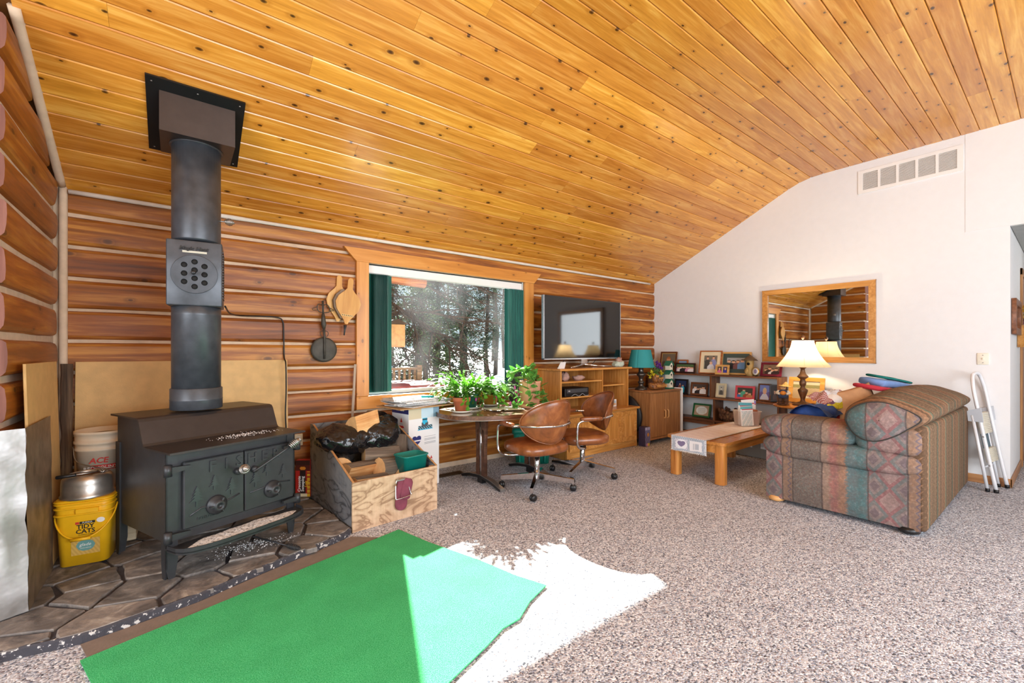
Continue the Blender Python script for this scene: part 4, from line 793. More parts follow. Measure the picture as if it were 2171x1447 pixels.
for px, py in ((-.325, -.08), (.325, -.08)):
    for s_ in (-1, 1):
        plate([[(s_*.02, .66), (s_*.095, .66), (s_*.075, .34), (s_*.08, .085), (s_*.02, .085)], [(s_*.033, .56), (s_*.06, .545), (s_*.052, .38), (s_*.035, .30)]], .03, DARKZ, 'pedestal_slab', tb, (px, py, 0), (R(90), 0, R(90)), .002)
    G().tube([(px, py, .06), (px, py, .68)], .021, 14).obj('chrome_post', CHROME, tb)
    a = [(-.36, .0), (-.36, .02), (-.2, .062), (0, .082), (.2, .062), (.36, .02), (.36, .0), (.335, .0), (.19, .035), (.04, .052), (.04, .004), (-.04, .004), (-.04, .052), (-.19, .035), (-.335, .0)]
    f = G().prism([(q_[0], q_[1]) for q_ in a], px-.025, px+.025, 'x', M=Matrix.Translation((0, py, 0))).obj('pedestal_foot', BLACKP, tb)
    G().tube([(px, py-.355, .024), (px, py-.2, .066), (px, py, .086), (px, py+.2, .066), (px, py+.355, .024)], .022, 8, flat=1).obj('foot_cap', STEEL, f) if False else None
    g = G()
    for (y0_, z0_), (y1_, z1_) in zip(a[1:5], a[2:6]): g.add([(px-.027, py+y0_, z0_+.001), (px+.027, py+y0_, z0_+.001), (px+.027, py+y1_, z1_+.001), (px-.027, py+y1_, z1_+.001), (px-.027, py+y0_, z0_+.005), (px+.027, py+y0_, z0_+.005), (px+.027, py+y1_, z1_+.005), (px-.027, py+y1_, z1_+.005)], [(0, 1, 2, 3), (4, 5, 6, 7), (0, 1, 5, 4), (2, 3, 7, 6), (0, 3, 7, 4), (1, 2, 6, 5)])
    g.box(px-.026, px+.026, py-.365, py-.36, 0, .024).obj('foot_cap', STEEL, f)

# ---------------------------------------------------------------- swivel caster chairs (face +y)
m = Mt('brown_vinyl'); v = m.co(4); n1 = m.noise(v, 9, 5, .6, .6); m.bump(m.noise(v, 60, 3), .08, .003); VINYL = m.set(m.ramp(n1, [(.3, '#61341a'), (.55, '#8a4f29'), (.75, '#a4673a')]), .3, 0, .12)
def shell(u, w):                                     # back cushion, outer and inner in one closed surface: w 0..1 round the oval
    pass
def make_chair(lab):
    t = thing('swivel_chair', lab, 'chair', (0, 0, 0), 0, 'brown swivel chairs at the oval table')
    G().tube([(0, 0, .10), (0, 0, .36)], .027, 16).obj('column', CHROME, t)
    G().box(-.11, .11, -.1, .1, .352, .372, .004).tube([(.0, .1, .335), (.0, .1, .352)], .028, 10).obj('swivel_plate', BLACKP, t)
    for k, a in enumerate((45, 135, 225, 315)):
        M_ = Matrix.Rotation(R(a), 4, 'Z'); g = G()
        V = [(.02, -.02, .105), (.02, .02, .105), (.02, .02, .165), (.02, -.02, .165), (.36, -.014, .078), (.36, .014, .078), (.36, .014, .12), (.36, -.014, .12)]
        g.add([M_ @ Vector(p) for p in V], [(0, 1, 2, 3), (4, 5, 6, 7), (0, 1, 5, 4), (1, 2, 6, 5), (2, 3, 7, 6), (3, 0, 4, 7)]); sp_ = g.obj('base_spoke', CHROME, t)
        c_ = M_ @ Vector((.35, 0, 0)); co_ = M_ @ Vector((.35, .014, .033)); R_ = Matrix.Translation(co_) @ Matrix.Rotation(R(a+30*k), 4, 'Z') @ Matrix.Rotation(R(90), 4, 'Y')
        cs = G().lathe([(.0, -.026), (.026, -.025), (.033, -.014), (.033, -.003), (.026, -.002), (.026, .002), (.033, .003), (.033, .014), (.026, .025), (0, .026)], 16, M=R_).obj('caster', BLACKP, t)
        G().tube([(c_.x, c_.y, .05), (c_.x, c_.y, .105)], .009, 8).obj('caster_stem', CHROME, cs)
    g = G(); g.sup((0, .02, .425), (.285, .27, .066), .62, .62, 36, 14); g.obj('seat', VINYL, t)
    # bucket back: an oval pad bent round a vertical axis, leaning back
    def back(u, w):
        a = 2*PI*u; rr = math.sin(PI*w)**.55; side = math.cos(PI*w)
        x = .292*rr*math.cos(a); z = .205*rr*math.sin(a)
        yy = -.27+.62*x*x/.292*.9-.24*(z+.1)-.03*side
        return (x*(1-.10*max(0, -z/.205)), yy, .695+z)
    G().surf(back, 40, 14, cu=True).obj('backrest', VINYL, t)
    def seam(a): x, z = .296*math.cos(a), .209*math.sin(a); return (x*(1-.10*max(0, -z/.205)), -.27+.62*x*x/.292*.9-.24*(z+.1), .695+z)
    G().tube([seam(2*PI*i/48) for i in range(48)], .006, 6, closed=True).obj('backrest_piping', VINYL, t)
    bz_ = lambda x: -.27+.62*x*x/.292*.9-.24*(-.03+.1)-.036
    rail = [(-.12, .03, .355), (-.28, .10, .355), (-.315, .18, .375), (-.325, .205, .44), (-.325, .20, .59), (-.325, .165, .64), (-.325, .05, .65), (-.322, -.06, .655), (-.29, -.10, .66)]
    arc = [(x, bz_(x), .665) for x in (-.22, -.14, -.05, .05, .14, .22)]
    G().tube(bez(rail+arc+[(-x, y, z) for x, y, z in rail[::-1]], 5), .0125, 10).obj('chrome_frame', CHROME, t)
    for s_ in (-1, 1): G().sup((.325*s_, .05, .665), (.03, .125, .022), .6, .6, 14, 12).obj('armrest_pad', VINYL, t)
    for s_ in (-1, 1): G().sup((.06*s_, bz_(.06)-.013, .665), (.009, .005, .009), nu=8, nv=6).obj('frame_screw', STEEL, t)
    return t
ch = make_chair('brown vinyl swivel chair with chrome frame, its rounded back toward the viewer at the table'); ch.location = (2.79, 3.215, .002); ch.rotation_euler = (0, 0, R(-4))
c2 = copy_tree(ch); c2['label'] = 'brown vinyl swivel chair seen from the side, between the table and TV cabinet'; c2.location = (3.505, 3.285, .002); c2.rotation_euler = (0, 0, R(68))

# ---------------------------------------------------------------- green storage tote under the table
to = thing('storage_tote', 'teal green plastic storage tote with lid on the carpet behind the chairs', 'tote', (3.47, 4.09, .004), -40)
TEAL = plain('teal_tote_plastic', '#17836f', .4, 0, .06)
g, rg = rr_loft([(.40, .29, .05, 0), (.46, .34, .05, .36)]); g.obj('tub', TEAL, to); g, rg = rr_loft([(.49, .37, .05, .36), (.49, .37, .05, .40), (.45, .33, .05, .425)]); g.add(rg[-1], [list(range(len(rg[-1])))]); g.obj('lid', TEAL, to)
for x in (-.15, -.05, .05, .15): G().box(x-.008, x+.008, -.172, -.142, .02, .35, .003, M=Matrix.Translation((0, 0, 0))).obj('rib', TEAL, to)

# ---------------------------------------------------------------- plants
def leafmat(name, a, b, tr=.25):
    m = Mt(name); n = m.noise(m.co(6), 20, 3); c = m.hsv(m.ramp(n, [(.3, a), (.7, b)]), v=m.rand(.75, 1.2)); m.set(c, .55)
    t2 = m.n('ShaderNodeBsdfTranslucent'); m.l(c, t2.inputs[0]); x = m.n('ShaderNodeMixShader'); x.inputs[0].default_value = tr; m.l(m.b.outputs[0], x.inputs[1]); m.l(t2.outputs[0], x.inputs[2]); m.l(x.outputs[0], m.o.inputs[0]); return m.m
LEAF1 = leafmat('cactus_green', '#2c5a1c', '#5f8f35'); LEAF2 = leafmat('fresh_leaf_green', '#3f8a22', '#7cbf3c', .35); LEAF3 = leafmat('pothos_green', '#3f8a3a', '#8cc65a', .3)
TERRA = plain('terracotta', '#c8714a', .75, 0, .1, .1, 60); TERRAP = plain('pale_terracotta', '#d9a07c', .7, 0, .1, .1, 60); GRPOT = plain('green_glazed_pot', '#2f6a55', .3, 0, .08); SAUC = plain('clear_saucer', '#d6d4c6', .25, 0, .05); SOIL = plain('potting_soil', '#3a2a20', .95, 0, .3, .6, 60)
MAG = plain('magenta_petals', '#d457a8', .5, 0, .15)
def pot(t, r0, r1, h_, mat, rim=.02, sau=0, saum=None):
    g = G().lathe([(r0, .012), (r1*.97, h_-rim), (r1*1.05, h_-rim), (r1*1.07, h_), (r1*.97, h_), (r1*.93, h_-.02), (0, h_-.025)], 32); g.obj('pot', mat, t)
    G().lathe([(r1*.92, h_-.022), (0, h_-.012)], 20, cap=False).obj('soil', SOIL, t)
    if sau: G().lathe([(sau*.8, 0), (sau, .018), (sau*.97, .02), (sau*.8, .008), (0, .008)], 30).obj('saucer', saum or mat, t)
def segplant(t, z0, n, L, mat, seed, spread=1, up=.7, r0=.05, flowers=0, seg=(.022, .010), ymax=9):   # arching chains of flat leaf segments (holiday cactus)
    q = random.Random(seed); V, Fs = [], []; fl = G(); sizes = 0
    for i in range(n):
        a = q.uniform(0, 2*PI); el = q.uniform(.15, 1.1)*up+.25; rr_ = r0*q.random()**.5; p = Vector((rr_*math.cos(a), rr_*math.sin(a), z0)); d = Vector((math.cos(a)*spread, math.sin(a)*spread, el*1.4)).normalized()
        k = int(L/(seg[0]*1.7)*q.uniform(.6, 1.1))
        for j in range(k):
            e = p+d*seg[0]*1.8; s_ = d.cross(Vector((0, 0, 1)));
            if s_.length < .1: s_ = Vector((1, 0, 0))
            s_ = (s_.normalized()+Vector((q.gauss(0, .3), q.gauss(0, .3), q.gauss(0, .3)))).normalized()*seg[1]*q.uniform(.8, 1.25)
            b_ = len(V); V += [p, p+(e-p)*.35+s_*.8, p+(e-p)*.85+s_, e, p+(e-p)*.85-s_, p+(e-p)*.35-s_*.8]; Fs.append([b_, b_+1, b_+2, b_+3, b_+4, b_+5])
            p = e
            if p.y > ymax and d.y > 0: d.y *= -.5
            d = (d+Vector((q.gauss(0, .1), q.gauss(0, .1), -.23*spread+q.gauss(0, .08)))).normalized()
            if p.z < .03: break
        if flowers and q.random() < flowers:
            for _ in range(2): fl.sup(tuple(p+Vector((0, 0, -.02))), (.011, .011, .022), nu=7, nv=5)
    me = bpy.data.meshes.new('foliage'); me.from_pydata(V, [], Fs); me.materials.append(mat); put('foliage', me, t, kind='stuff')
    if fl.v: fl.obj('blossoms', MAG, t, kind='stuff')
tz = .004+.733+.002
p1 = thing('potted_cactus', 'leafy holiday cactus in a plain terracotta pot at the left end of the table', 'plant', (2.285, 3.80, tz))
pot(p1, .062, .085, .15, TERRA, .04, .115, SAUC); segplant(p1, .14, 90, .26, LEAF1, 1, 1.0, .7, .05, 0, (.026, .014))
p2 = thing('potted_cactus', 'taller bright green plant in a green glazed pot behind the terracotta pot', 'plant', (2.50, 4.02, tz))
pot(p2, .085, .115, .16, GRPOT, .025, .15, SAUC); segplant(p2, .15, 150, .46, LEAF2, 2, 1.0, 1.0, .08, 0, (.032, .017), .30)
p3 = thing('potted_cactus', 'drooping plant with pink blossoms between the green pot and large pot', 'plant', (2.82, 4.06, tz))
pot(p3, .07, .09, .13, plain('amber_pot', '#c9923a', .5, 0, .1), .02, .1, SAUC); segplant(p3, .13, 120, .42, LEAF1, 5, 1.1, .8, .06, .22, (.026, .013), .27)
p4 = thing('potted_pothos', 'trailing pothos in a tall pale terracotta pot at the right of the table', 'plant', (3.07, 3.66, tz))
G().lathe([(.105, .02), (.118, .27), (.124, .275), (.124, .29), (.112, .29), (.108, .27), (0, .262)], 36).obj('pot', TERRAP, p4); G().lathe([(.10, 0), (.128, .0), (.136, .04), (.13, .045), (.11, .02)], 36).obj('saucer', TERRAP, p4)
lf = G(); n = 7; edge = [(0, -.01), (.018, -.016), (.03, -.004), (.031, .015), (.022, .04), (0, .066), (-.022, .04), (-.031, .015), (-.03, -.004), (-.018, -.016)]
V = [(0, .018, .004)]+[(x, y, -.006*(abs(x)/.03)**1.5) for x, y in edge]; lf.add(V, [(0, i, i % 10+1) for i in range(1, 11)], 0, True); LEAFME = lf.mesh('leaf', LEAF3)
q = random.Random(12); vines = [[(0, 0, .27), (-.06, -.02, .40), (-.12, -.02, .37), (-.19, -.03, .24), (-.21, -.05, .08), (-.24, -.06, .02)], [(0, 0, .27), (-.09, -.08, .36), (-.135, -.12, .28), (-.14, -.16, .10), (-.10, -.17, .03)], [(0, 0, .27), (.08, .05, .35), (.15, .05, .24), (.18, .0, .08), (.25, -.05, .02), (.32, -.06, .015)],
    [(0, 0, .27), (.1, -.03, .32), (.16, -.05, .18), (.19, -.10, .05), (.30, -.14, .015)], [(0, 0, .27), (.02, .02, .42), (.05, .02, .44)], [(0, 0, .27), (-.02, .05, .40), (-.08, .12, .42), (-.17, .12, .34), (-.25, .1, .2), (-.27, .1, .05)], [(0, 0, .27), (-.05, -.06, .38), (-.12, -.04, .42), (-.2, 0, .38)], [(0, 0, .27), (.06, .1, .33), (.14, .14, .2), (.2, .12, .05), (.3, .08, .015)], [(0, 0, .27), (-.03, -.08, .35), (-.04, -.13, .28), (-.02, -.145, .12)]]
vg = G()
for vn in vines:
    pts = bez(vn, 6); vg.tube(pts, .0028, 5)
    for i in range(4, len(pts), 2):
        for _ in range(1 if q.random() < .75 else 2):
            s_ = q.uniform(.95, 1.5); o = put('leaf', LEAFME, p4, pts[i]+Vector((q.gauss(0, .008), q.gauss(0, .008), .006)), (q.uniform(-.3, 1.0), q.uniform(-.6, .6), q.uniform(0, 6.28))); o.scale = (s_, s_, s_)
vg.obj('vines', LEAF3, p4, kind='stuff')
tag(G().prism([(-.085, 0), (.085, 0), (.10, .36), (-.10, .36)], -.01, .01, 'y').obj('black_screen', BLACKP, None, (3.27, 4.17, .740), (R(-4), 0, 0)), 'small black screen standing on the table behind the plants', 'screen')
q = random.Random(3); papers = []
for i, (x, y, w_, d_, rz) in enumerate(((2.70, 3.78, .13, .09, 12), (2.82, 3.66, .11, .15, -25), (2.62, 3.66, .10, .07, 35))):
    tag(G().surf(lambda u, v_: ((u-.5)*2*w_, (v_-.5)*2*d_, .002+.004*(i+1)*(.5+.5*noise.noise(Vector((u*4, v_*4, i))))), 8, 8).obj('loose_paper', PAPER, None, (x, y, tz+.003*i), (0, 0, R(rz))), ['white loose paper lying on the table below the pink blossoms', 'white loose paper nearest the front edge of the table', 'small white slip of paper on the table beside the terracotta pot'][i], 'paper', 'papers on the table')

# ---------------------------------------------------------------- TV cabinet
OAK = wood('golden_oak', '#9c5f22', '#c98a42', '#dba35c', 'x', 1.3, .34, .12, tint=.05); OAKZ = wood('golden_oak_upright', '#9c5f22', '#c68741', '#d9a05a', 'z', 1.3, .34, .12, tint=.05)
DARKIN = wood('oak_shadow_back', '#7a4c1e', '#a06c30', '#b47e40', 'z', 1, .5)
tv = thing('tv_cabinet', 'golden oak television cabinet with open shelves above four panelled doors', 'cabinet', (0, 0, .004))
x0, x1, yf, yb = 3.80, 5.20, 3.82, 4.38
G().box(x0+.02, x1-.02, yf+.03, yb, 0, .07).obj('plinth', OAK, tv); G().box(x0, x0+.02, yf, yb, .0, .535).obj('side_panel', OAKZ, tv); G().box(x1-.02, x1, yf, yb, .0, .535).obj('side_panel', OAKZ, tv)
G().box(x0+.02, x1-.02, yf+.004, yf+.02, .07, .535).obj('face_frame', OAK, tv); G().box(x0-.02, x1+.04, yf-.03, yb, .535, .565, .006).obj('lower_top', OAK, tv)
dw = (x1-x0-.05)/4
for i in range(4):
    a = x0+.03+i*dw; g = G(); d = plate([rrect(a+.004, a+dw-.004, .10, .515, .004), rrect(a+.06, a+dw-.06, .16, .455, .003)], .016, OAKZ, 'door', tv, (0, yf-.006, 0), (R(90), 0, 0), .003); G().box(a+.055, a+dw-.055, yf-.008, yf, .155, .46, .003).obj('door_panel', OAKZ, d, None) if False else None
    po = G().box(a+.05, a+dw-.05, -.006, .004, .15, .465, .002).mesh('door_panel', OAKZ); oo = put('door_panel', po, d); oo.matrix_parent_inverse = (Matrix.Translation((0, yf-.006, 0)) @ Matrix.Rotation(R(90), 4, 'X')).inverted(); oo.location = (0, yf-.006, 0)
hx0, hx1, hy = 3.79, 5.14, 3.92
for a in (hx0, hx1-.02): G().box(a, a+.02, hy, yb, .565, 1.10).obj('hutch_side', OAKZ, tv)
div = 4.585
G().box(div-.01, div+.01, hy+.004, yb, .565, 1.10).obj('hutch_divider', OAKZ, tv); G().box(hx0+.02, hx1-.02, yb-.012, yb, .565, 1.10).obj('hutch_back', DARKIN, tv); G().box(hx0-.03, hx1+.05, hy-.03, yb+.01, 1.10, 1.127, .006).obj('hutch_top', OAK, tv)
G().box(hx0+.02, div-.01, hy+.01, yb-.012, .945, .963).obj('shelf', OAK, tv); G().box(hx0+.02, div-.01, hy+.01, yb-.012, .745, .763).obj('shelf', OAK, tv); G().box(div+.01, hx1-.02, hy+.06, yb-.012, .865, .883).obj('shelf', OAK, tv)
ROCK = plain('pinkish_rock', '#b58f80', .85, 0, .3, .8, 25)
def rock(lab, loc, r, seed, mat=ROCK, nm='rock'): return tag(G().sup((0, 0, 0), r, .8, .8, 18, 12, wob=.5, ws=6, seed=seed).obj(nm, mat, None, loc), lab, 'rock', 'rocks on the TV cabinet')
rock('upright pinkish rock on the upper left shelf of the TV cabinet', (4.02, 4.08, .967+.052), (.062, .045, .055), 2); rock('long flat pinkish rock beside the upright one on the cabinet shelf', (4.26, 4.06, .967+.03), (.1, .05, .035), 5)
bx = thing('set_top_box', 'black set-top box on the middle left shelf of the TV cabinet', 'media box', (4.12, 4.08, .767)); G().box(-.22, .22, -.13, .14, .006, .11, .006).obj('case', BLACKP, bx); G().box(-.19, .19, -.134, -.128, .05, .10, .002).obj('front_panel', plain('grey_front', '#4a4c50', .3, .2, .05), bx); text('HD', .022, WHITEINK, bx, (-.15, -.135, .075), (R(90), 0, 0))
tag(G().tube(bez([(4.0, 3.94, .775), (4.06, 3.935, .80), (4.14, 3.94, .772), (4.20, 3.935, .80), (4.26, 3.94, .772), (4.33, 3.95, .775), (4.37, 4.0, .80)], 5), .004, 6).obj('cable_loop', plain('grey_cable', '#8f959c', .5, 0, .05)), 'looped grey cable in front of the set-top box', 'cable')
rc = thing('dark_speaker', 'dark upright black box at the upper left of the cabinet shelf', 'speaker', (3.92, 4.22, .967)); G().box(-.10, .16, -.09, .1, 0, .125, .004).obj('case', BLACKP, rc)
fr_ = thing('easel_card', 'small pale card on a folding stand at the left of the TV cabinet top', 'card', (3.88, 3.99, 1.132), 15); G().prism([(-.005, 0), (.03, 0), (-.02, .085), (-.026, .083)], -.06, .06, 'x').obj('card', PAPER, fr_); G().prism([(.02, 0), (.05, 0), (.0, .05)], -.01, .01, 'x').obj('stand', OAK, fr_)
g_ = thing('crystal_rock', 'pale greenish crystal rock with a pink lump at the right on the cabinet top', 'rock', (5.04, 4.02, 1.132+.036)); G().sup((0, 0, 0), (.10, .06, .042), .7, .8, 20, 12, wob=.35, ws=7, seed=3).obj('base_rock', plain('pale_green_crystal', '#b9c6b4', .5, 0, .2, .8, 30), g_); G().sup((.01, 0, .055), (.05, .035, .04), .8, .8, 16, 10, wob=.5, ws=7, seed=8).obj('pink_lump', ROCK, g_)
sc_ = thing('small_white_frame', 'small white framed picture on the cabinet ledge behind the side-on chair', 'picture', (4.90, 3.99, .573)); G().box(-.05, .05, -.008, .008, 0, .10, .002).obj('frame', PAPER, sc_); printed('print', .07, .07, lambda u, v_: '#c9a07a' if v_ < .5 else '#a7b8c0', sc_, (0, -.009, .015), (0, 0, 0), 8, 8)

# ---------------------------------------------------------------- television
m = Mt('tv_screen'); TVS = m.set('#08090a', .06, 0, 0, .6)
tl_ = thing('television', 'large flat-screen television standing on the oak cabinet', 'television', (4.455, 4.13, 1.249), 0)
G().box(-.765, .765, -.0, .045, 0, .826, .006).obj('case', BLACKP, tl_); G().box(-.752, .752, -.003, .0, .022, .812).obj('screen', TVS, tl_)
g = G().box(-.768, -.752, -.006, .03, 0, .826).box(.757, .768, -.005, .03, 0, .826).box(-.768, .768, -.006, .03, -.004, .012); g.obj('bezel', plain('silver_bezel', '#b9bcc2', .25, .8, .03), tl_)
G().box(-.752, .752, -.004, -.001, .812, .826).obj('top_bezel', BLACKP, tl_)
G().box(-.06, .06, .0, .05, -.07, 0, .006).obj('stand_neck', CHROME, tl_)
g = G()
for s_ in (-1, 1): g.tube([(0, .01, -.075), (.22*s_, -.06, -.098), (.40*s_, -.13, -.107)], [.014, .012, .009], 8); g.tube([(0, .01, -.075), (.18*s_, .07, -.107)], [.012, .009], 8)
g.obj('stand_feet', CHROME, tl_)
g = G()
for x in (-.3, .12, .2, .33): g.tube([(x, .06, .02), (x-.05, .09, -.06), (x-.1, .12, -.112)], .005, 5)
g.obj('cables', BLACKP, tl_, kind='stuff')
# ---------------------------------------------------------------- brown cabinet and what stands on it
BRW = wood('brown_laminate_upright', '#7a4e2c', '#a06c40', '#b27c4c', 'z', 1.4, .42, tint=.03); BRX = wood('brown_laminate', '#7a4e2c', '#a06c40', '#b27c4c', 'x', 1.4, .42, tint=.03)
KNOBW = plain('pale_wood_handle', '#d9a468', .4, 0, .05)
bc = thing('two_door_cabinet', 'brown two-door cabinet on casters in the corner beside the photo shelves', 'cabinet', (0, 0, .004))
a, b, yf, yb = 5.39, 6.17, 3.73, 4.14
G().box(a, b, yf+.02, yb, .065, .745).obj('body', BRW, bc); G().box(a-.012, b+.012, yf-.012, yb, .745, .772, .006, seg=2).obj('top', BRX, bc)
G().box(a, a+.03, yf, yf+.02, .065, .745).box(b-.03, b, yf, yf+.02, .065, .745).box(a+.03, b-.03, yf, yf+.02, .065, .095).obj('face_frame', BRW, bc)
for i in range(2):
    x = a+.034+i*.358; d = G().box(x, x+.353, yf+.003, yf+.019, .10, .735, .002).obj('door', BRW, bc); hxx = x+(.315 if i == 0 else .038)
    G().tube(bez([(hxx, yf+.003, .36), (hxx, yf-.022, .372), (hxx, yf-.025, .42), (hxx, yf-.022, .468), (hxx, yf+.003, .48)], 4), .0085, 8).obj('handle', KNOBW, d)
for x in (a+.05, b-.05):
    for y in (yf+.06, yb-.06): G().box(x-.012, x+.012, y-.015, y+.015, .03, .066).lathe([(0, -.01), (.026, -.01), (.026, .01), (0, .01)], 14, M=Matrix.Translation((x, y, .023)) @ Matrix.Rotation(R(90), 4, 'Y')).obj('caster', BLACKP, bc)
tag(G().box(6.195, 6.212, 3.71, 4.2, .006, .79, .003).obj('white_board', PAPER), 'white-edged upright board standing against the right side of the brown cabinet', 'board')
def lamp_base(t, prof, mat, nm='base'): return G().lathe(prof, 30).obj(nm, mat, t)
PEW = plain('dark_pewter', '#5c5650', .3, .8, .12)
l1 = thing('table_lamp', 'unlit table lamp with a pleated teal shade on the brown cabinet', 'lamp', (5.52, 3.98, .778))
lamp_base(l1, [(.088, 0), (.09, .012), (.075, .03), (.05, .045), (.034, .06), (.034, .09), (.048, .105), (.05, .115), (.036, .13), (.03, .15), (.036, .19), (.062, .215), (.066, .235), (.05, .25), (.036, .265), (.036, .33), (.044, .335), (.012, .34), (.012, .42)], PEW)
m = Mt('teal_pleated_fabric'); SHT = m.set('#2f8f90', .8)
G().surf(lambda u, v_: ((.192-.055*v_+.004*(1 if int(u*112) % 2 else -1))*math.cos(2*PI*u), (.192-.055*v_+.004*(1 if int(u*112) % 2 else -1))*math.sin(2*PI*u), .335+.265*v_), 112, 1, cu=True).obj('lamp_shade', SHT, l1)
G().lathe([(.02, .42), (.025, .44), (.02, .5), (.0, .53)], 14).obj('bulb', WHITE, l1); 
g = G()
for a_ in (0, 120, 240): g.tube([(0, 0, .59), (.135*math.cos(R(a_)), .135*math.sin(R(a_)), .595)], .002, 4)
g.tube([(0, 0, .50), (0, 0, .60)], .003, 5).obj('shade_spider', STEEL, l1)
ow = thing('owl_planter', 'carved brown owl welcome planter with purple and yellow flowers', 'planter', (5.75, 3.86, .778))
OWL = wood('carved_brown_wood', '#3f2412', '#7b4a24', '#b5793d', 'z', 2, .5, tint=.05); OWLP = plain('tan_carving', '#c98f4c', .5, 0, .2)
G().sup((0, 0, .055), (.165, .07, .055), .6, .7, 26, 12, wob=.2, ws=8).obj('log_base', OWL, ow); text('WELCOME', .052, OWLP, ow, (.01, -.078, .055), (R(90), 0, 0), .006, sx=1.0, bold=.002)
for x, r_, z in ((-.05, .05, .17), (.035, .036, .145), (.095, .036, .145)):
    o = G().sup((x, -.005, z), (r_, r_*.8, r_*1.3), .9, .9, 18, 14, wob=.12, ws=9, seed=x*9).obj('owl', OWL, ow)
    for s_ in (-1, 1): G().lathe([(r_*.36, 0), (r_*.38, .006), (r_*.16, .007)], 14, cap=True, M=Matrix.Translation((x+s_*r_*.4, -.005-r_*.74, z+r_*.6)) @ Matrix.Rotation(R(90), 4, 'X')).obj('owl_eye', OWLP, o)
q = random.Random(2); PUR = plain('purple_petals', '#6a2c93', .6, 0, .2); YLP = plain('yellow_petals', '#dccb2e', .6, 0, .15)
for (x, y, z, r_, mt_) in ((-.155, -.02, .25, .055, YLP), (-.10, .03, .30, .05, YLP), (-.165, .02, .205, .045, YLP), (.03, .02, .33, .06, PUR), (.10, .03, .36, .05, PUR), (.125, .0, .30, .05, PUR), (.08, -.02, .255, .045, YLP), (.05, .05, .40, .045, PUR)):
    g = G()
    for k in range(22):
        aa = q.uniform(0, 6.28); ee = q.uniform(-.5, .9); d = Vector((math.cos(aa)*math.cos(ee), -abs(.7)*math.sin(ee)-.1, math.sin(aa)*math.cos(ee))).normalized(); s_ = d.cross(Vector((.3, .5, .8))).normalized()*r_*.16; c_ = Vector((x, y, z))
        g.add([c_, c_+d*r_*.6+s_, c_+d*r_, c_+d*r_*.6-s_], [(0, 1, 2, 3)])
    g.obj('flower', mt_, ow); 
g = G()
for k in range(60):
    c_ = Vector((q.uniform(-.15, .13), q.uniform(-.03, .04), q.uniform(.2, .33))); d = Vector((q.gauss(0, 1), q.gauss(0, .6), q.gauss(.2, 1))).normalized(); s_ = d.cross(Vector((.3, 1, .2))).normalized()*.012; g.add([c_, c_+d*.03+s_, c_+d*.06, c_+d*.03-s_], [(0, 1, 2, 3)])
g.obj('foliage', LEAF1, ow, kind='stuff')
bh2 = thing('birdhouse_tower', 'tower of three small white birdhouses with green roofs at the cabinet corner', 'birdhouse', (6.035, 3.84, .778))
GRROOF = plain('green_roof_paint', '#1f6b55', .5, 0, .08); CREAM = plain('cream_paint', '#e6dfc8', .6, 0, .06)
G().box(-.065, .065, -.05, .05, 0, .018).obj('base', GRROOF, bh2)
for k in range(3):
    z = .018+.135*k; s_ = 1-.07*k; o = G().prism([(-.045*s_, z), (.045*s_, z), (.045*s_, z+.085), (0, z+.125), (-.045*s_, z+.085)], -.04, .04, 'y').obj('house', CREAM, bh2)
    g = G()
    for t_ in (-1, 1): g.prism([(0, z+.127), (t_*.075*s_, z+.066), (t_*.075*s_, z+.076), (0, z+.142)], -.052, .052, 'y')
    g.obj('roof', GRROOF, o); G().lathe([(0, -.001), (.013, -.001), (.016, .003), (0, .003)], 14, M=Matrix.Translation((0, -.04, z+.062)) @ Matrix.Rotation(R(90), 4, 'X')).tube([(0, -.04, z+.04), (0, -.055, z+.04)], .003, 6).obj('entrance', DARKHOLE, o)
rd = thing('round_black_case', 'round black speckled case wedged between the TV cabinet and brown cabinet', 'case', (5.295, 4.12, .40), 0)
m = Mt('black_speckle'); SPK = m.set(m.ramp(m.voro(m.co(), 90, out='Color'), [(.9, '#121315'), (1, '#5b5f63')]), .5)
G().lathe([(0, -.035), (.30, -.032), (.315, -.015), (.315, .015), (.30, .032), (0, .035)], 44, M=Matrix.Rotation(R(90), 4, 'Y')).obj('case', SPK, rd); G().box(-.03, .03, -.06, .06, -.394, -.30).obj('foot', BLACKP, rd)
eb = thing('toy_carton', 'small purple printed carton on the carpet between the two cabinets', 'carton', (5.30, 3.76, .004))
G().box(-.06, .06, -.05, .06, 0, .27, .002).obj('carton', plain('dark_purple_card', '#3c3550', .5, 0, .05), eb)
printed('printed_front', .118, .268, lambda u, v_: ('#e0c23a' if u > .55 else '#d98fb0') if (v_ < .14 and u > .25 and u < .9) else '#c9812a' if ((u-.6)/.22)**2+((v_-.6)/.1)**2 < 1 else ('#b8b2c9' if v_ > .86 and (u*9) % 1 < .6 else '#5d5876' if (u*3+v_*4) % 1 < .5 else '#77718f'), eb, (0, -.0507, .001), (0, 0, 0), 20, 40)

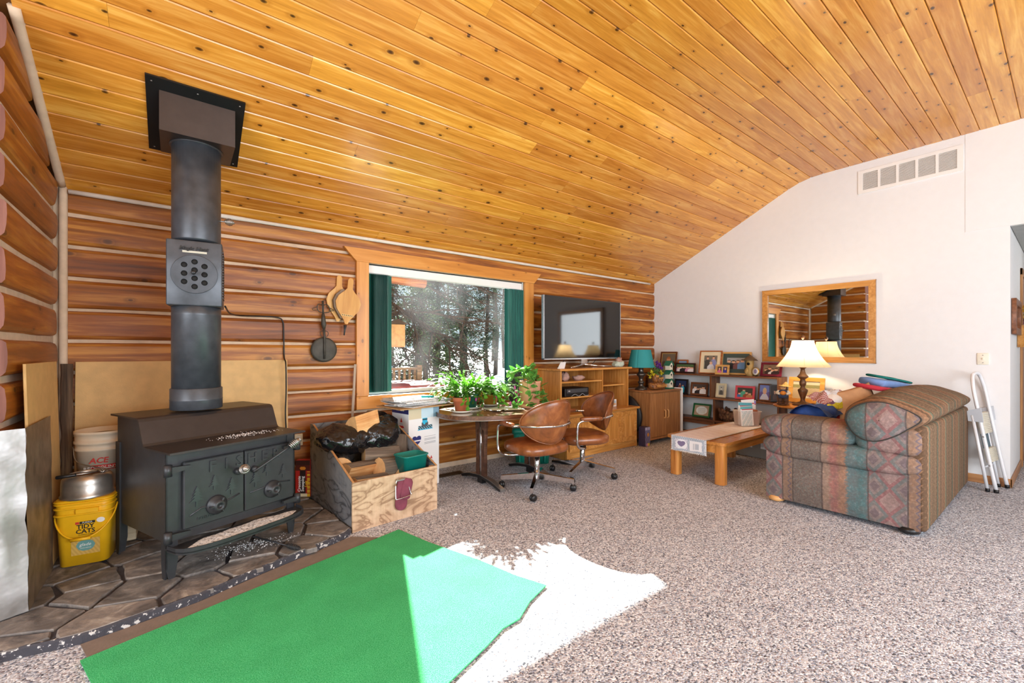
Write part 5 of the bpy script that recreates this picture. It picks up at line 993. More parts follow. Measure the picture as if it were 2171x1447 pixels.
# ---------------------------------------------------------------- open photo shelves on the white wall
SHW = wood('dark_stained_pine_shelf', '#3f2414', '#6b4126', '#835434', 'y', 1, .45, tint=.08, knots=.5); SHZ = wood('dark_stained_pine_post', '#3f2414', '#6b4126', '#835434', 'z', 1, .45, tint=.08, knots=.5)
sh_ = thing('photo_shelves', 'long low dark-stained open shelf unit against the white wall', 'shelves', (0, 0, .004))
for z, y0 in ((.982, 2.39), (.640, 2.39), (.310, 2.39)): G().box(6.26, 6.53, y0, 4.36, z, z+.022, .002).obj('shelf', SHW, sh_)
for z0_, z1_, y in ((.662, .982, 3.29), (.332, .640, 3.24), (.0, .310, 3.24)): G().box(6.27, 6.53, y, y+.025, z0_, z1_).obj('divider', SHZ, sh_)
for y in (2.372, 4.36): G().box(6.26, 6.53, y, y+.022, 0, 1.004).obj('end_panel', SHZ, sh_)
G().box(6.30, 6.32, 2.39, 4.36, .25, .31).obj('apron', SHW, sh_)

def person(x, y, s, top, hair='#3a2a1e', skin='#e3b596'): return (x, y, s, top, hair, skin)
def photo_fn(bgt, bgb, ppl):
    def f(u, v_):
        for (x, y, s, top, hair, skin) in ppl[::-1]:
            if ((u-x)/(.30*s))**2+((v_-y)/(.36*s))**2 < 1:
                return hair if v_ > y+.14*s or abs(u-x) > .25*s else skin
            dy = y-.30*s-v_
            if dy > 0 and abs(u-x) < s*(.28+.38*min(1, dy/(.45*s))): return top
        return bgt if v_ > .45+.1*math.sin(u*9) else bgb
    return f
def frame(lab, y, w, z, h, x, mat, fn, bw=.016, mat2=None, mw=0, tilt=9, turn=0, name='framed_photo', grp='framed photographs on the shelves', dp=.014, nx=56, ny=56, cat='photo'):
    t = thing(name, lab, cat, (x, y, z), group=grp, rot=(0, 0, R(-90+turn)))
    plate([rrect(-w/2, w/2, 0, h, .002, 1), rrect(-w/2+bw, w/2-bw, bw, h-bw, .001, 1)], dp, mat, 'frame', t, (0, 0, .006), (R(90-tilt), 0, 0), .0015)
    iw, ih = w-2*bw, h-2*bw; T = Matrix.Rotation(R(-tilt), 4, 'X')
    G().box(-w/2+.004, w/2-.004, .008, .011, .004, h-.004).obj('backing', BLACKP, t, (0, 0, .006), (R(-tilt), 0, 0))
    def f2(u, v_):
        if mat2:
            a_, b_ = (u-.5)*iw, (v_-.5)*ih
            if abs(a_) > iw/2-mw or abs(b_) > ih/2-mw: return mat2
            return fn((a_+iw/2-mw)/(iw-2*mw), (b_+ih/2-mw)/(ih-2*mw))
        return fn(u, v_)
    pr_ = printed('photograph', iw, ih, f2, t, tuple(Vector((0, 0, .006))+T @ Vector((0, .002, bw))), (R(-tilt), 0, 0), nx, ny)
    G().prism([(-.01, 0), (.01, 0), (.01, h*.6), (-.01, h*.6)], 0, .004, 'y').obj('easel_leg', BLACKP, t, (0, .012+h*.6*math.sin(R(tilt))+.045, .002), (R(16), 0, 0))
    return t
FRB = wood('brown_frame', '#3d2112', '#6a3c20', '#7d4c2b', 'x', 1, .35); FRD = plain('dark_frame', '#2c1714', .35, 0, .1); FRK = plain('black_frame', '#17171a', .35, 0, .05); FRO = wood('light_oak_frame', '#b07a3a', '#d0a05c', '#ddb476', 'x', 1, .4)
FRM = plain('maroon_frame', '#6d1733', .3, 0, .06); FRR = plain('coral_red_frame', '#d64f5c', .4, 0, .04); FRG = plain('green_frame', '#1f6236', .35, 0, .08); FRC = plain('cream_frame', '#d9cba6', .5, 0, .06); FRT = wood('red_brown_frame', '#6b3517', '#9a5528', '#b06a38', 'x', 1, .35)
zt = .004+.982+.022+.001; zm = .004+.640+.022+.001; zl = .004+.310+.022+.001
frame('tall brown-framed portrait at the far left of the top shelf', 4.10, .30, zt, .335, 6.40, FRB, photo_fn('#6d6353', '#4a4238', [person(.5, .62, .55, '#8f7a5c', '#a5673a', '#c98e68')]), .022, '#c9a25c', .008)
frame('small light wooden frame peeping over the wide family photo on the top shelf', 3.87, .18, zt, .205, 6.455, FRT, photo_fn('#8aa6c2', '#6f7f95', [person(.5, .6, .5, '#9aa0b0')]), .018)
frame('wide dark frame with a group photo at the left of the top shelf', 3.757, .335, zt, .155, 6.34, FRD, photo_fn('#4d6b41', '#38452f', [person(.12, .55, .36, '#d69ab5'), person(.28, .6, .36, '#e9e6e2'), person(.43, .6, .36, '#26262b'), person(.58, .58, .36, '#26262b'), person(.73, .6, .36, '#c98aa8'), person(.88, .55, .36, '#e8dfe0')]), .018)
frame('large red-brown frame with cream mat showing three men on the top shelf', 3.376, .345, zt, .35, 6.38, FRT, photo_fn('#7c7568', '#9aa08c', [person(.28, .8, .34, '#4d4a46'), person(.72, .82, .34, '#8d93c4'), person(.55, .48, .40, '#dfe3ea', '#8d8d8d')]), .014, '#ecdcb8', .055)
frame('small pale wooden frame with two narrow portraits on the top shelf', 3.146, .20, zt, .142, 6.30, FRO, lambda u, v_: (photo_fn('#5a4a40', '#4a3a36', [person(.5, .7, .7, '#d46c9c', '#2a1c16')])(u/.42, v_) if u < .42 else (photo_fn('#40456b', '#32365c', [person(.5, .7, .7, '#3a3fa8', '#241a20')])((u-.58)/.42, v_) if u > .58 else '#d8b273')), .026)
frame('large golden wooden frame with dark green mat on the top shelf', 3.018, .425, zt, .33, 6.42, FRO, photo_fn('#a9aeb0', '#8f9a9c', [person(.13, .68, .38, '#3f4a44'), person(.38, .64, .38, '#23242a'), person(.62, .68, .38, '#7a5050'), person(.86, .72, .38, '#6a93c0')]), .022, '#43534f', .06)
fg = thing('birdhouse_ornament', 'tan birdhouse ornament with a pointed brown roof on the top shelf', 'ornament', (6.35, 2.775, zt))
TANO = plain('tan_ornament', '#b89a5e', .6, 0, .2, .3, 30)
G().lathe([(.045, 0), (.05, .03), (.04, .10), (.046, .12), (.05, .21), (.045, .225)], 18).obj('tower', TANO, fg); G().lathe([(.10, .215), (.075, .235), (.03, .275), (.0, .30)], 18).obj('roof', plain('brown_thatch', '#5f4c35', .9, 0, .25, .5, 40), fg)
G().lathe([(0, 0), (.02, 0), (.02, .004), (0, .004)], 14, M=Matrix.Translation((-.05, 0, .17)) @ Matrix.Rotation(R(-90), 4, 'Y')).obj('entrance', DARKHOLE, fg); G().sup((-.03, .03, .06), (.03, .03, .05), nu=12, nv=8, wob=.3).obj('small_bird', TANO, fg)
rc_ = thing('round_photo', 'small round gold-rimmed photo standing near the right of the top shelf', 'photo', (6.31, 2.684, zt), group='framed photographs on the shelves', rot=(R(0), 0, R(-90)))
G().lathe([(.040, 0), (.046, -.004), (.048, .004), (.040, .008)], 28, cap=False, M=Matrix.Translation((0, 0, .066)) @ Matrix.Rotation(R(82), 4, 'X') @ Matrix.Scale(1.2, 4, (0, 1, 0))).obj('rim', plain('gold_rim', '#d9b24c', .3, .7, .05), rc_)
G().lathe([(0, 0), (.041, 0), (.041, .003), (0, .003)], 28, M=Matrix.Translation((0, 0, .066)) @ Matrix.Rotation(R(82), 4, 'X') @ Matrix.Scale(1.2, 4, (0, 1, 0))).obj('mat', PAPER, rc_); G().sup((0, -.006, .068), (.02, .003, .03), nu=14, nv=8).obj('portrait', plain('portrait_print', '#8d82a8', .5, 0, .4), rc_); G().box(-.012, .012, .0, .03, 0, .02).obj('stand', BLACKP, rc_)
frame('maroon frame with a family photo at the right end of the top shelf', 2.517, .265, zt, .19, 6.37, FRM, photo_fn('#8c7862', '#7a6652', [person(.2, .45, .42, '#5f4a3c'), person(.4, .62, .42, '#2f2422'), person(.58, .45, .40, '#e8e4e0'), person(.78, .5, .42, '#33262a')]), .028, None, 0, 14)
frame('black frame with a dark snapshot at the left of the middle shelf', 3.868, .23, zm, .235, 6.40, FRK, photo_fn('#2b3a5c', '#1b1f2b', [person(.38, .72, .22, '#8a4a40'), person(.66, .6, .24, '#3ac0de')]), .022)
frame('brown double-edged frame with a family in white shirts on the middle shelf', 3.548, .275, zm, .20, 6.38, FRB, photo_fn('#4d4542', '#3d3634', [person(.2, .66, .40, '#eceaea'), person(.42, .5, .36, '#2a2629'), person(.6, .56, .36, '#2a2629'), person(.8, .66, .40, '#eceaea')]), .02, '#7a4a30', .008)
frame('small cream frame with an old grey portrait on the middle shelf', 3.205, .15, zm, .205, 6.38, FRC, photo_fn('#b7b4a6', '#9a978c', [person(.5, .7, .5, '#55534e', '#45423c', '#d8d4c6')]), .026, '#cfc8b2', .01)
frame('coral red frame with a dark group photo on the middle shelf', 2.859, .265, zm, .19, 6.37, FRR, photo_fn('#43453a', '#4f3a2c', [person(.15, .4, .34, '#3f78b8'), person(.42, .75, .30, '#58b090'), person(.6, .5, .34, '#a0563a'), person(.8, .42, .34, '#c98a5a')]), .026)
frame('dark brown frame with a boy in a striped shirt on the middle shelf', 2.60, .165, zm, .235, 6.37, FRB, photo_fn('#7b8ac9', '#6a5f9a', [person(.5, .6, .62, '#d5dcec', '#d8c690')]), .016)
frame('dark brown hinged frame turned edge-on at the right of the middle shelf', 2.475, .12, zm, .225, 6.40, FRD, photo_fn('#3a2a24', '#2f211d', [person(.5, .6, .5, '#5a4038')]), .02, None, 0, 4, 25)
pf = frame('green frame with an oval white verse on the bottom shelf', 3.521, .28, zl, .205, 6.39, FRG, lambda u, v_: ('#8aa390' if (v_*14) % 1 < .3 and abs(u-.5) < .25 and abs(v_-.5) < .28 else '#eceee9') if ((u-.5)/.38)**2+((v_-.5)/.40)**2 < 1 else '#b79e83', .022, None, 0, 16)
bs = thing('pinecone_basket', 'brown basket full of pine cones on the bottom shelf behind the table', 'basket', (6.38, 3.07, zl))
G().lathe([(.09, 0), (.115, .06), (.13, .13), (.125, .135), (.11, .07), (.0, .05)], 26).obj('basket', wood('woven_brown', '#2f1d12', '#5e3f28', '#87623f', 'z', 3, .8), bs)
q = random.Random(6); g = G()
for k in range(60):
    a_ = q.uniform(0, 6.28); zz_ = q.uniform(.04, .17); r_ = .118+.02*(zz_/.17); g.sup((r_*math.cos(a_), r_*math.sin(a_), zz_), (.022, .022, .028), nu=7, nv=5, wob=.5, ws=12, seed=k)
g.obj('pine_cones', plain('pinecone_brown', '#6a4630', .8, 0, .5, .8, 60), bs, kind='stuff')

# ---------------------------------------------------------------- coffee table with runner and letter bin
HON = wood('honey_oak', '#99551f', '#c27f3b', '#d2934d', 'x', 1.1, .22, .3, tint=.04); HONZ = wood('honey_oak_leg', '#99551f', '#c27f3b', '#d2934d', 'z', 1.1, .3, .2, tint=.04)
ct = thing('coffee_table', 'honey oak coffee table with rounded legs in front of the sofa', 'table', (0, 0, .004))
a, b, y0, y1 = 4.30, 5.70, 2.12, 2.77
G().prism(rrect(a, b, y0, y1, .045), .40, .43, 'z').obj('tabletop', HON, ct)
for u0, u1, v0, v1 in ((a+.05, b-.05, y0+.03, y0+.05), (a+.05, b-.05, y1-.05, y1-.03), (a+.03, a+.05, y0+.05, y1-.05), (b-.05, b-.03, y0+.05, y1-.05)): G().box(u0, u1, v0, v1, .315, .40).obj('apron', HON, ct)
for x, y in ((a+.075, y0+.075), (a+.075, y1-.075), (b-.075, y0+.075), (b-.075, y1-.075)): G().prism(rrect(x-.052, x+.052, y-.052, y+.052, .035), 0, .40, 'z').obj('leg', HONZ, ct)
RW = .40
def runner_col(u, v_):                                # u along the length from the hanging end, v across
    d = u*1.56
    if v_ < .05 or v_ > .95: return '#a8b0bd' if (u*160) % 1 < .5 else '#e9e6e6'
    if d < .15:
        if d < .02 or (d > .125) or v_ < .12 or v_ > .88 or abs(v_-.5) < .03: return '#8f9bab' if (int(u*420)+int(v_*60)) % 3 else '#dfe3e8'
        cx_ = .30 if v_ < .5 else .70; X_, Y_ = (v_-cx_)/.11, (d-.072)/.036+.1
        if v_ < .5: return '#7d7090' if (X_*X_+Y_*Y_-.7)**3-X_*X_*Y_**3 < 0 else ('#e9e8ec' if X_*X_+Y_*Y_ < 2.2 or (int(u*500)+int(v_*50)) % 2 else '#b0a8bc')
        return '#9aa4b4' if (abs(X_) < .8 and abs(Y_) < .9 and (int(u*600)+int(v_*70)) % 2) else '#eceaec'
    return '#dccfd8' if (int(u*26) % 2 == int(v_*3) % 2 and (int(u*400)+int(v_*50)) % 2) else ('#e9e2e8' if (int(u*300)+int(v_*40)) % 3 else '#eeeaec')
def runner_pt(u, v_):
    d = u*1.56; y = y1-.05-RW*v_-.03
    y = 2.70-RW*v_
    if d < .15: return (a-.012-.004*math.sin(v_*9), y, .43-.15+d-.006*math.sin(v_*14)*(1-d/.15))
    if d < .165: t_ = (d-.15)/.015; return (a-.012*(1-t_), y, .434+.002*t_)
    return (a+(d-.165), y, .4365)
nx, ny = 300, 100; V = [runner_pt(i/nx, j/ny) for j in range(ny+1) for i in range(nx+1)]; Fs = [(j*(nx+1)+i, j*(nx+1)+i+1, (j+1)*(nx+1)+i+1, (j+1)*(nx+1)+i) for j in range(ny) for i in range(nx)]
me = bpy.data.meshes.new('runner'); me.from_pydata([(x, y, z+.003) for x, y, z in V], [], Fs); CLOTHP = Mt('woven_print'); _a = CLOTHP.n('ShaderNodeVertexColor'); _a.layer_name = 'Col'; CLOTHP.bump(CLOTHP.noise(CLOTHP.co(), 300, 2), .3, .002); me.materials.append(CLOTHP.set(_a.outputs[0], .95))
at = me.color_attributes.new('Col', 'FLOAT_COLOR', 'CORNER'); dat = []
for j in range(ny):
    for i in range(nx): dat += list(hx(runner_col((i+.5)/nx, (j+.5)/ny)))*4
at.data.foreach_set('color', dat); rn = thing('table_runner', 'white and blue woven runner with a heart hanging over the coffee table end', 'runner', (0, 0, .002)); put('cloth', me, rn)
g = G(); q = random.Random(1)
for k in range(90): y = 2.70-RW*k/89; g.add([(a-.013, y-.002, .288), (a-.013, y+.002, .288), (a-.016+q.uniform(-.004, .002), y+q.uniform(-.006, .006), .288-q.uniform(.010, .022))], [(0, 1, 2)])
for k in range(260):
    x = a+1.40*k/259
    for s_, yy in ((1, 2.70), (-1, 2.70-RW)): g.add([(x-.002, yy, .439), (x+.002, yy, .439), (x+q.uniform(-.006, .006), yy+s_*q.uniform(.006, .014), .438)], [(0, 1, 2)])
g.obj('fringe', PAPER, rn, kind='stuff')
lb = thing('letter_bin', 'clear plastic bin of papers standing on the far end of the coffee table', 'bin', (5.56, 2.47, .447), -38)
m = Mt('clear_plastic'); a1 = m.n('ShaderNodeBsdfTransparent'); x1 = m.n('ShaderNodeMixShader'); x1.inputs[0].default_value = .35; m.l(a1.outputs[0], x1.inputs[1]); m.set('#e9d8cf', .25); m.l(m.b.outputs[0], x1.inputs[2]); m.l(x1.outputs[0], m.o.inputs[0])
g, rg = rr_loft([(.24, .17, .03, 0), (.27, .20, .035, .17), (.285, .215, .035, .172), (.285, .215, .035, .178), (.262, .192, .034, .175), (.235, .165, .03, .006)]); g.obj('tub', m.m, lb)
def paper_fn(c1, c2): return lambda u, v_: c1 if v_ > .86 else ('#c9495a' if v_ > .82 and u > .1 else (c2 if (v_*22) % 1 < .45 and .1 < u < .9 and v_ < .75 and (u*17+v_*3) % 1 < .8 else '#eef1f2'))
for i, (x, y, w_, h_, lz, c1, c2) in enumerate(((-.045, -.112, .15, .235, -3, '#69b7bd', '#a9c9d0'), (-.03, -.02, .17, .27, 2, '#5aa8b8', '#c3c9cc'), (.05, .02, .16, .30, -4, '#efe9ea', '#d9d3e0'), (.075, .05, .12, .29, 3, '#8a7fc0', '#d8d4ea'), (.05, .07, .10, .20, 0, '#7a3a78', '#8d5a8f'))):
    o = G().box(-w_/2, w_/2, 0, .004, 0, h_).obj('paper', PAPER, lb, (x, y, .008), (R(-3), R(lz), 0)); printed('printed_sheet', w_*.98, h_*.98, paper_fn(c1, c2), o, (0, -.0006, .002), (0, 0, 0), 20, 44)
G().box(.03, .11, -.05, .03, .008, .19, .004).obj('brown_box', plain('rust_card', '#8f4a26', .6, 0, .1), lb)
ub = thing('storage_carton', 'grey carton with white labels on the carpet beyond the coffee table', 'carton', (6.0, 2.55, .004), 0); G().box(-.17, .17, -.32, .28, 0, .215, .003).obj('carton', plain('grey_card', '#8d8a83', .8, 0, .06), ub)
for y in (-.18, .02): printed('label', .10, .075, lambda u, v_: '#3a4a5c' if (v_*6) % 1 < .4 and (u*9) % 1 < .6 and v_ > .3 else '#e6eaee', ub, (-.1707, y, .12), (0, 0, R(-90)), 18, 14)

# ---------------------------------------------------------------- round end table, lit lamp, figurine, landscape picture
et = thing('round_end_table', 'small round light-wood end table with splayed legs beside the shelves', 'table', (6.14, 2.06, .004))
G().lathe([(0, .655), (.30, .655), (.315, .662), (.318, .672), (.31, .682), (0, .682)], 40).obj('tabletop', HON, et)
for a_ in (60, 180, 300): G().tube([(.10*math.cos(R(a_)), .10*math.sin(R(a_)), .655), (.26*math.cos(R(a_)), .26*math.sin(R(a_)), 0)], [.022, .015], 10).obj('leg', HONZ, et)
l2 = thing('table_lamp', 'lit table lamp with a flared cream shade on the round end table', 'lamp', (6.12, 2.05, .688))
BRZ = plain('antique_bronze', '#6d4c33', .4, .4, .35, .3, 40)
lamp_base(l2, [(.11, 0), (.112, .012), (.09, .022), (.075, .03), (.03, .045), (.022, .07), (.03, .10), (.045, .15), (.055, .185), (.05, .195), (.03, .21), (.022, .23), (.034, .25), (.038, .28), (.03, .30), (.026, .32), (.045, .335), (.062, .35), (.055, .362), (.035, .385), (.025, .42), (.022, .45), (.04, .465), (.045, .475), (.012, .48), (.012, .62)], BRZ)
m = Mt('cream_lamp_shade'); m.set('#f2e3c4', .9); t2 = m.n('ShaderNodeBsdfTranslucent'); t2.inputs[0].default_value = hx('#fff0cf'); x_ = m.n('ShaderNodeMixShader'); x_.inputs[0].default_value = .75; m.l(m.b.outputs[0], x_.inputs[1]); m.l(t2.outputs[0], x_.inputs[2]); m.l(x_.outputs[0], m.o.inputs[0])
def shade(u, v_): r_ = .115+.175*(1-v_)**1.7; r_ *= 1+.02*math.cos(2*PI*u*8)*(1-v_*.5); return (r_*math.cos(2*PI*u), r_*math.sin(2*PI*u), .475+.32*v_)
s2 = G().surf(shade, 96, 14, cu=True).obj('lamp_shade', m.m, l2)
for k in range(8): G().tube([tuple(c_*1.004 if i_ < 2 else c_ for i_, c_ in enumerate(shade((k+.5)/8, j/8))) for j in range(9)], .0016, 4).obj('shade_seam', m.m, s2)
m2 = Mt('lamp_bulb'); m2.set('#fff3d8', .5); m2.b.inputs['Emission Color'].default_value = hx('#ffd9a0'); m2.b.inputs['Emission Strength'].default_value = 12
G().sup((0, 0, .64), (.03, .03, .04), nu=14, nv=10).obj('bulb', m2.m, l2); G().tube([(0, 0, .78), (0, 0, .815)], .004, 6).lathe([(.006, .81), (.018, .825), (.02, .845), (.01, .865), (0, .87)], 14).obj('finial', BRZ, l2)
g = G()
for a_ in (0, 120, 240): g.tube([(0, 0, .785), (.112*math.cos(R(a_)), .112*math.sin(R(a_)), .79)], .002, 4)
g.obj('shade_spider', STEEL, l2, kind='stuff')
lo = light('lamp_light', 'POINT', (6.12, 2.05, .688+.70), 24, (1, .79, .52), shadow_soft_size=.05)
fgn = thing('scarecrow_figurine', 'scarecrow figurine holding a pumpkin on the end table beside the lamp', 'figurine', (5.93, 2.20, .689), -70)
q = random.Random(9); DEN = plain('denim_blue', '#3b4a66', .8, 0, .2); STRAW = plain('straw', '#c9a05a', .8, 0, .3); PUMP = plain('pumpkin_orange', '#d9862c', .5, 0, .15); SKIN = plain('figurine_tan', '#d9a878', .6, 0, .1); BRN = plain('figurine_brown', '#5a3d2a', .7, 0, .25)
G().sup((0, 0, .012), (.07, .05, .014), nu=18, nv=8, wob=.2).obj('base', BRN, fgn)
for x in (-.03, .03): G().tube([(x, 0, .02), (x, 0, .11)], [.026, .03], 12).sup((x, -.02, .028), (.024, .035, .016), nu=12, nv=8).obj('leg', BRN, fgn)
G().tube([(0, 0, .09), (0, 0, .13), (0, 0, .175), (0, 0, .195)], [.055, .06, .045, .02], 16).obj('jacket', DEN, fgn)
for s_ in (-1, 1): G().tube(bez([(.045*s_, 0, .175), (.065*s_, -.02, .15), (.035*s_, -.055, .145)], 4), .016, 8).obj('sleeve', plain('plaid_sleeve', '#e2dccb', .8, 0, .2), fgn)
G().sup((0, -.065, .155), (.032, .028, .027), nu=16, nv=10, wob=.1).obj('pumpkin', PUMP, fgn); hd_ = G().sup((0, 0, .215), (.032, .03, .034), nu=16, nv=12).obj('head', SKIN, fgn)
for s_ in (-1, 1): G().sup((.011*s_, -.029, .221), (.004, .003, .005), nu=8, nv=6).obj('eye', BLACKINK, hd_)
G().sup((0, -.032, .212), (.005, .007, .005), nu=8, nv=6).obj('nose', PUMP, hd_)
G().lathe([(.075, .235), (.07, .24), (.036, .243), (.028, .262), (.010, .285), (0, .29)], 20, M=Matrix.Rotation(R(6), 4, 'Y')).obj('hat', STRAW, fgn)
def land(u, v_):
    if v_ > .8: return '#cfc3a2'
    if v_ > .62: return '#7d7b4d' if (u*23+v_*11) % 1 < .6 else '#a59a62'
    if .2 < v_-(u-.55)*.5 < .3 and u > .35: return '#c9b48a'
    if u > .5 and .08 < v_-(u-.6)*.35 < .2: return '#efe9dd'
    return '#b59f7a' if (u*7+v_*13) % 1 < .5 else '#c7b48f'
frame('wide golden wooden frame with a landscape picture behind the lit lamp', 2.11, .40, .688, .325, 6.38, wood('golden_frame', '#b9782a', '#dca04a', '#e8b666', 'x', 1, .35), land, .048, None, 0, 10, 0, 'landscape_picture', None, .018, 70, 50, 'picture')
# ---------------------------------------------------------------- patterned sofa, seen from its end and back
def sofa_side_mat():
    m = Mt('southwest_weave_side'); x, y, z = m.xyz(m.co())
    n1 = m.noise(m.co(), 55, 4, .65); n2 = m.noise(m.co(0, (14, 14, 60)), 3, 3); big = m.noise(m.co(), 5, 3)
    tri = lambda s_, p_: m.math('PINGPONG', s_, p_)
    s0 = m.math('MULTIPLY', y, 1/1.10)
    zig = m.math('MULTIPLY', tri(m.math('ADD', z, m.math('MULTIPLY', n1, .01)), .022), .9)
    flame = m.math('MULTIPLY', m.math('SUBTRACT', n2, .5), .10)
    base = m.ramp(s0, [(0, '#9c6f4c'), (.085, '#7d6a70'), (.30, '#38757a'), (.42, '#a0604c'), (.575, '#5c564c'), (.775, '#9a7354'), (.845, '#76686f')], True)
    wob = m.ramp(m.math('ADD', s0, flame), [(0, '#9c6f4c'), (.085, '#7d6a70'), (.30, '#3d7b80'), (.36, '#4f7f86'), (.42, '#b07a52'), (.47, '#b5655a'), (.52, '#a98a70'), (.575, '#5c564c'), (.775, '#9a7354'), (.845, '#76686f')], True)
    c = m.mix(m.ramp(s0, [(.29, 0.), (.295, .85), (.57, .85), (.575, 0.)]), base, wob)
    # diamonds on the mauve bands
    d = m.math('ADD', m.math('MULTIPLY', tri(m.math('SUBTRACT', y, .02), .09), 1.0), m.math('MULTIPLY', tri(z, .105), .8))
    dia = m.ramp(d, [(.05, '#b78e86'), (.062, '#a25456'), (.088, '#6c7f7e'), (.115, '#98847f'), (.14, '#705d68')], True)
    band = m.ramp(s0, [(0, 0.), (.09, .75), (.295, 0.), (.85, .75)], True); c = m.mix(band, c, dia)
    # dark noisy band, orange zigzag bands
    rough_ = m.ramp(m.noise(m.co(0, (30, 45, 45)), 2.6, 5, .7), [(.36, '#3e4a4a'), (.46, '#77584a'), (.53, '#8d7c70'), (.6, '#3f6c6c'), (.7, '#b7a79d')]); c = m.mix(m.ramp(s0, [(0, 0.), (.58, .9), (.77, 0.)], True), c, rough_)
    zl = m.math('LESS_THAN', m.math('ABSOLUTE', m.math('SUBTRACT', m.math('ADD', tri(z, .024), .774*1.1+.012), y)), .006); zl2 = m.math('LESS_THAN', m.math('ABSOLUTE', m.math('SUBTRACT', m.math('ADD', tri(z, .024), .028), y)), .006)
    c = m.mix(m.math('MULTIPLY', zl, .8), c, '#57506c'); c = m.mix(m.math('MULTIPLY', zl2, .8), c, '#57506c')
    for e in (.088, .298, .575, .772, .846): c = m.mix(m.math('MULTIPLY', m.math('LESS_THAN', m.math('ABSOLUTE', m.math('SUBTRACT', s0, e)), .0045), .8), c, '#2d2a2a')
    c = m.mix(m.ramp(n1, [(.38, .4), (.6, 0.)]), c, '#4a413e'); c = m.mix(m.ramp(n1, [(.55, 0.), (.75, .4)]), c, '#b5a9a0'); c = m.mix(.22, c, '#7d7068'); c = m.mix(m.ramp(m.noise(m.co(), 18, 4, .6), [(.42, .35), (.6, 0.)]), c, '#6f625e'); c = m.hsv(c, sa=.88, v=m.ramp(big, [(.3, .85), (.7, 1.12)]))
    m.bump(n1, .25, .004); return m.set(c, .9, 0, 0, .1)
def sofa_back_mat():
    m = Mt('southwest_weave_stripes'); x, y, z = m.xyz(m.co()); n1 = m.noise(m.co(), 60, 4, .65)
    h = m.math('ADD', y, z)
    w = m.math('ADD', x, m.math('MULTIPLY', m.math('PINGPONG', h, .025), .5)); f = m.math('FRACT', m.math('MULTIPLY', w, 1/.66))
    c = m.ramp(f, [(0, '#a06c42'), (.05, '#6a4a30'), (.10, '#a97547'), (.16, '#6f7a62'), (.225, '#2f3330'), (.24, '#8c6544'), (.33, '#77583c'), (.45, '#54402e'), (.47, '#8e6a48'), (.55, '#6d5238'), (.64, '#5d6a58'), (.70, '#33342e'), (.715, '#a5734a'), (.78, '#7a5b40'), (.90, '#8a5f3e')], True)
    f2 = m.math('FRACT', m.math('MULTIPLY', x, 1/.66)); sp = m.ramp(m.noise(m.co(0, (60, 25, 25)), 3, 4, .7), [(.40, '#3c3a30'), (.5, '#77583c'), (.6, '#a38058')])
    c = m.mix(m.ramp(f2, [(0, 0.), (.28, .8), (.44, 0.), (.52, .7), (.62, 0.), (.80, .6), (.9, 0.)], True), c, sp)
    c = m.mix(.25, c, '#75604a'); c = m.hsv(c, sa=.85); c = m.mix(m.ramp(n1, [(.36, .4), (.6, 0.)]), c, '#40342a'); c = m.mix(m.ramp(n1, [(.58, 0.), (.8, .35)]), c, '#b29a7e'); m.bump(n1, .25, .004); return m.set(c, .9, 0, 0, .1)
SS, SB = sofa_side_mat(), sofa_back_mat()
so = thing('sofa', 'southwest patterned upholstered sofa seen from its arm end and striped back', 'sofa', (4.25, .65, .004))
# local: x along the sofa, y from back (0) to front (1.08), z up
def rollshape(u, v_, x0, x1, y0, y1, z0, z1, e=.5, bul=0):
    a = 2*PI*u; P_ = lambda w, k: math.copysign(abs(w)**k, w); sy = 2*v_-1; end = (1-abs(sy)**5)**.45
    return ((x0+x1)/2+(x1-x0)/2*P_(math.cos(a), e)*(.55+.45*end), (y0+y1)/2+(y1-y0)/2*sy, (z0+z1)/2+(z1-z0)/2*P_(math.sin(a), e)*(.25+.75*end)+.006*noise.noise(Vector((u*5, v_*6, x0))))
def roll(name, mat, *a, **k): return G().surf(lambda u, v_: rollshape(u, v_, *a, **k), 32, 44, cu=True).obj(name, mat, so)
def sidep(u, v_):                                     # arm panel with a soft outward belly
    y = .03+1.04*u; z = .035+.42*v_; return (.012-.022*math.sin(PI*u)**.5*math.sin(PI*v_)**.6, y, z)
for x_, fl in ((0, 1), (2.07, -1)):
    g = G().box(x_+(.02 if fl > 0 else -.30), x_+(.30 if fl > 0 else -.02), .04, 1.06, .035, .46, .02)
    if fl > 0: g.surf(sidep, 24, 14)
    g.obj('arm_panel', SS, so)
roll('arm_lower_roll', SS, -.045, .34, .02, 1.11, .41, .60); roll('arm_upper_roll', SS, -.035, .36, .40, 1.13, .565, .775, .62)
roll('arm_back_pad', SS, -.025, .30, .02, .42, .56, .79, .5)
roll('arm_lower_roll', SS, 1.74, 2.11, .02, 1.11, .41, .60); roll('arm_upper_roll', SS, 1.72, 2.10, .40, 1.13, .565, .775, .62)
G().box(.03, 2.04, .0, .10, .03, .80, .03, seg=3).obj('back_panel', SB, so)
BP = [(.50, .80), (.46, .71), (.38, .645), (.27, .64), (.15, .70), (.06, .775), (-.005, .835), (-.015, .875), (.04, .915), (.12, .95), (.23, .985), (.34, .975), (.43, .93), (.485, .87)]
BPc = (sum(p[0] for p in BP)/14, sum(p[1] for p in BP)/14); bb = bez([(p[0], p[1], 0) for p in BP]+[(BP[0][0], BP[0][1], 0)], 4)[:-1]
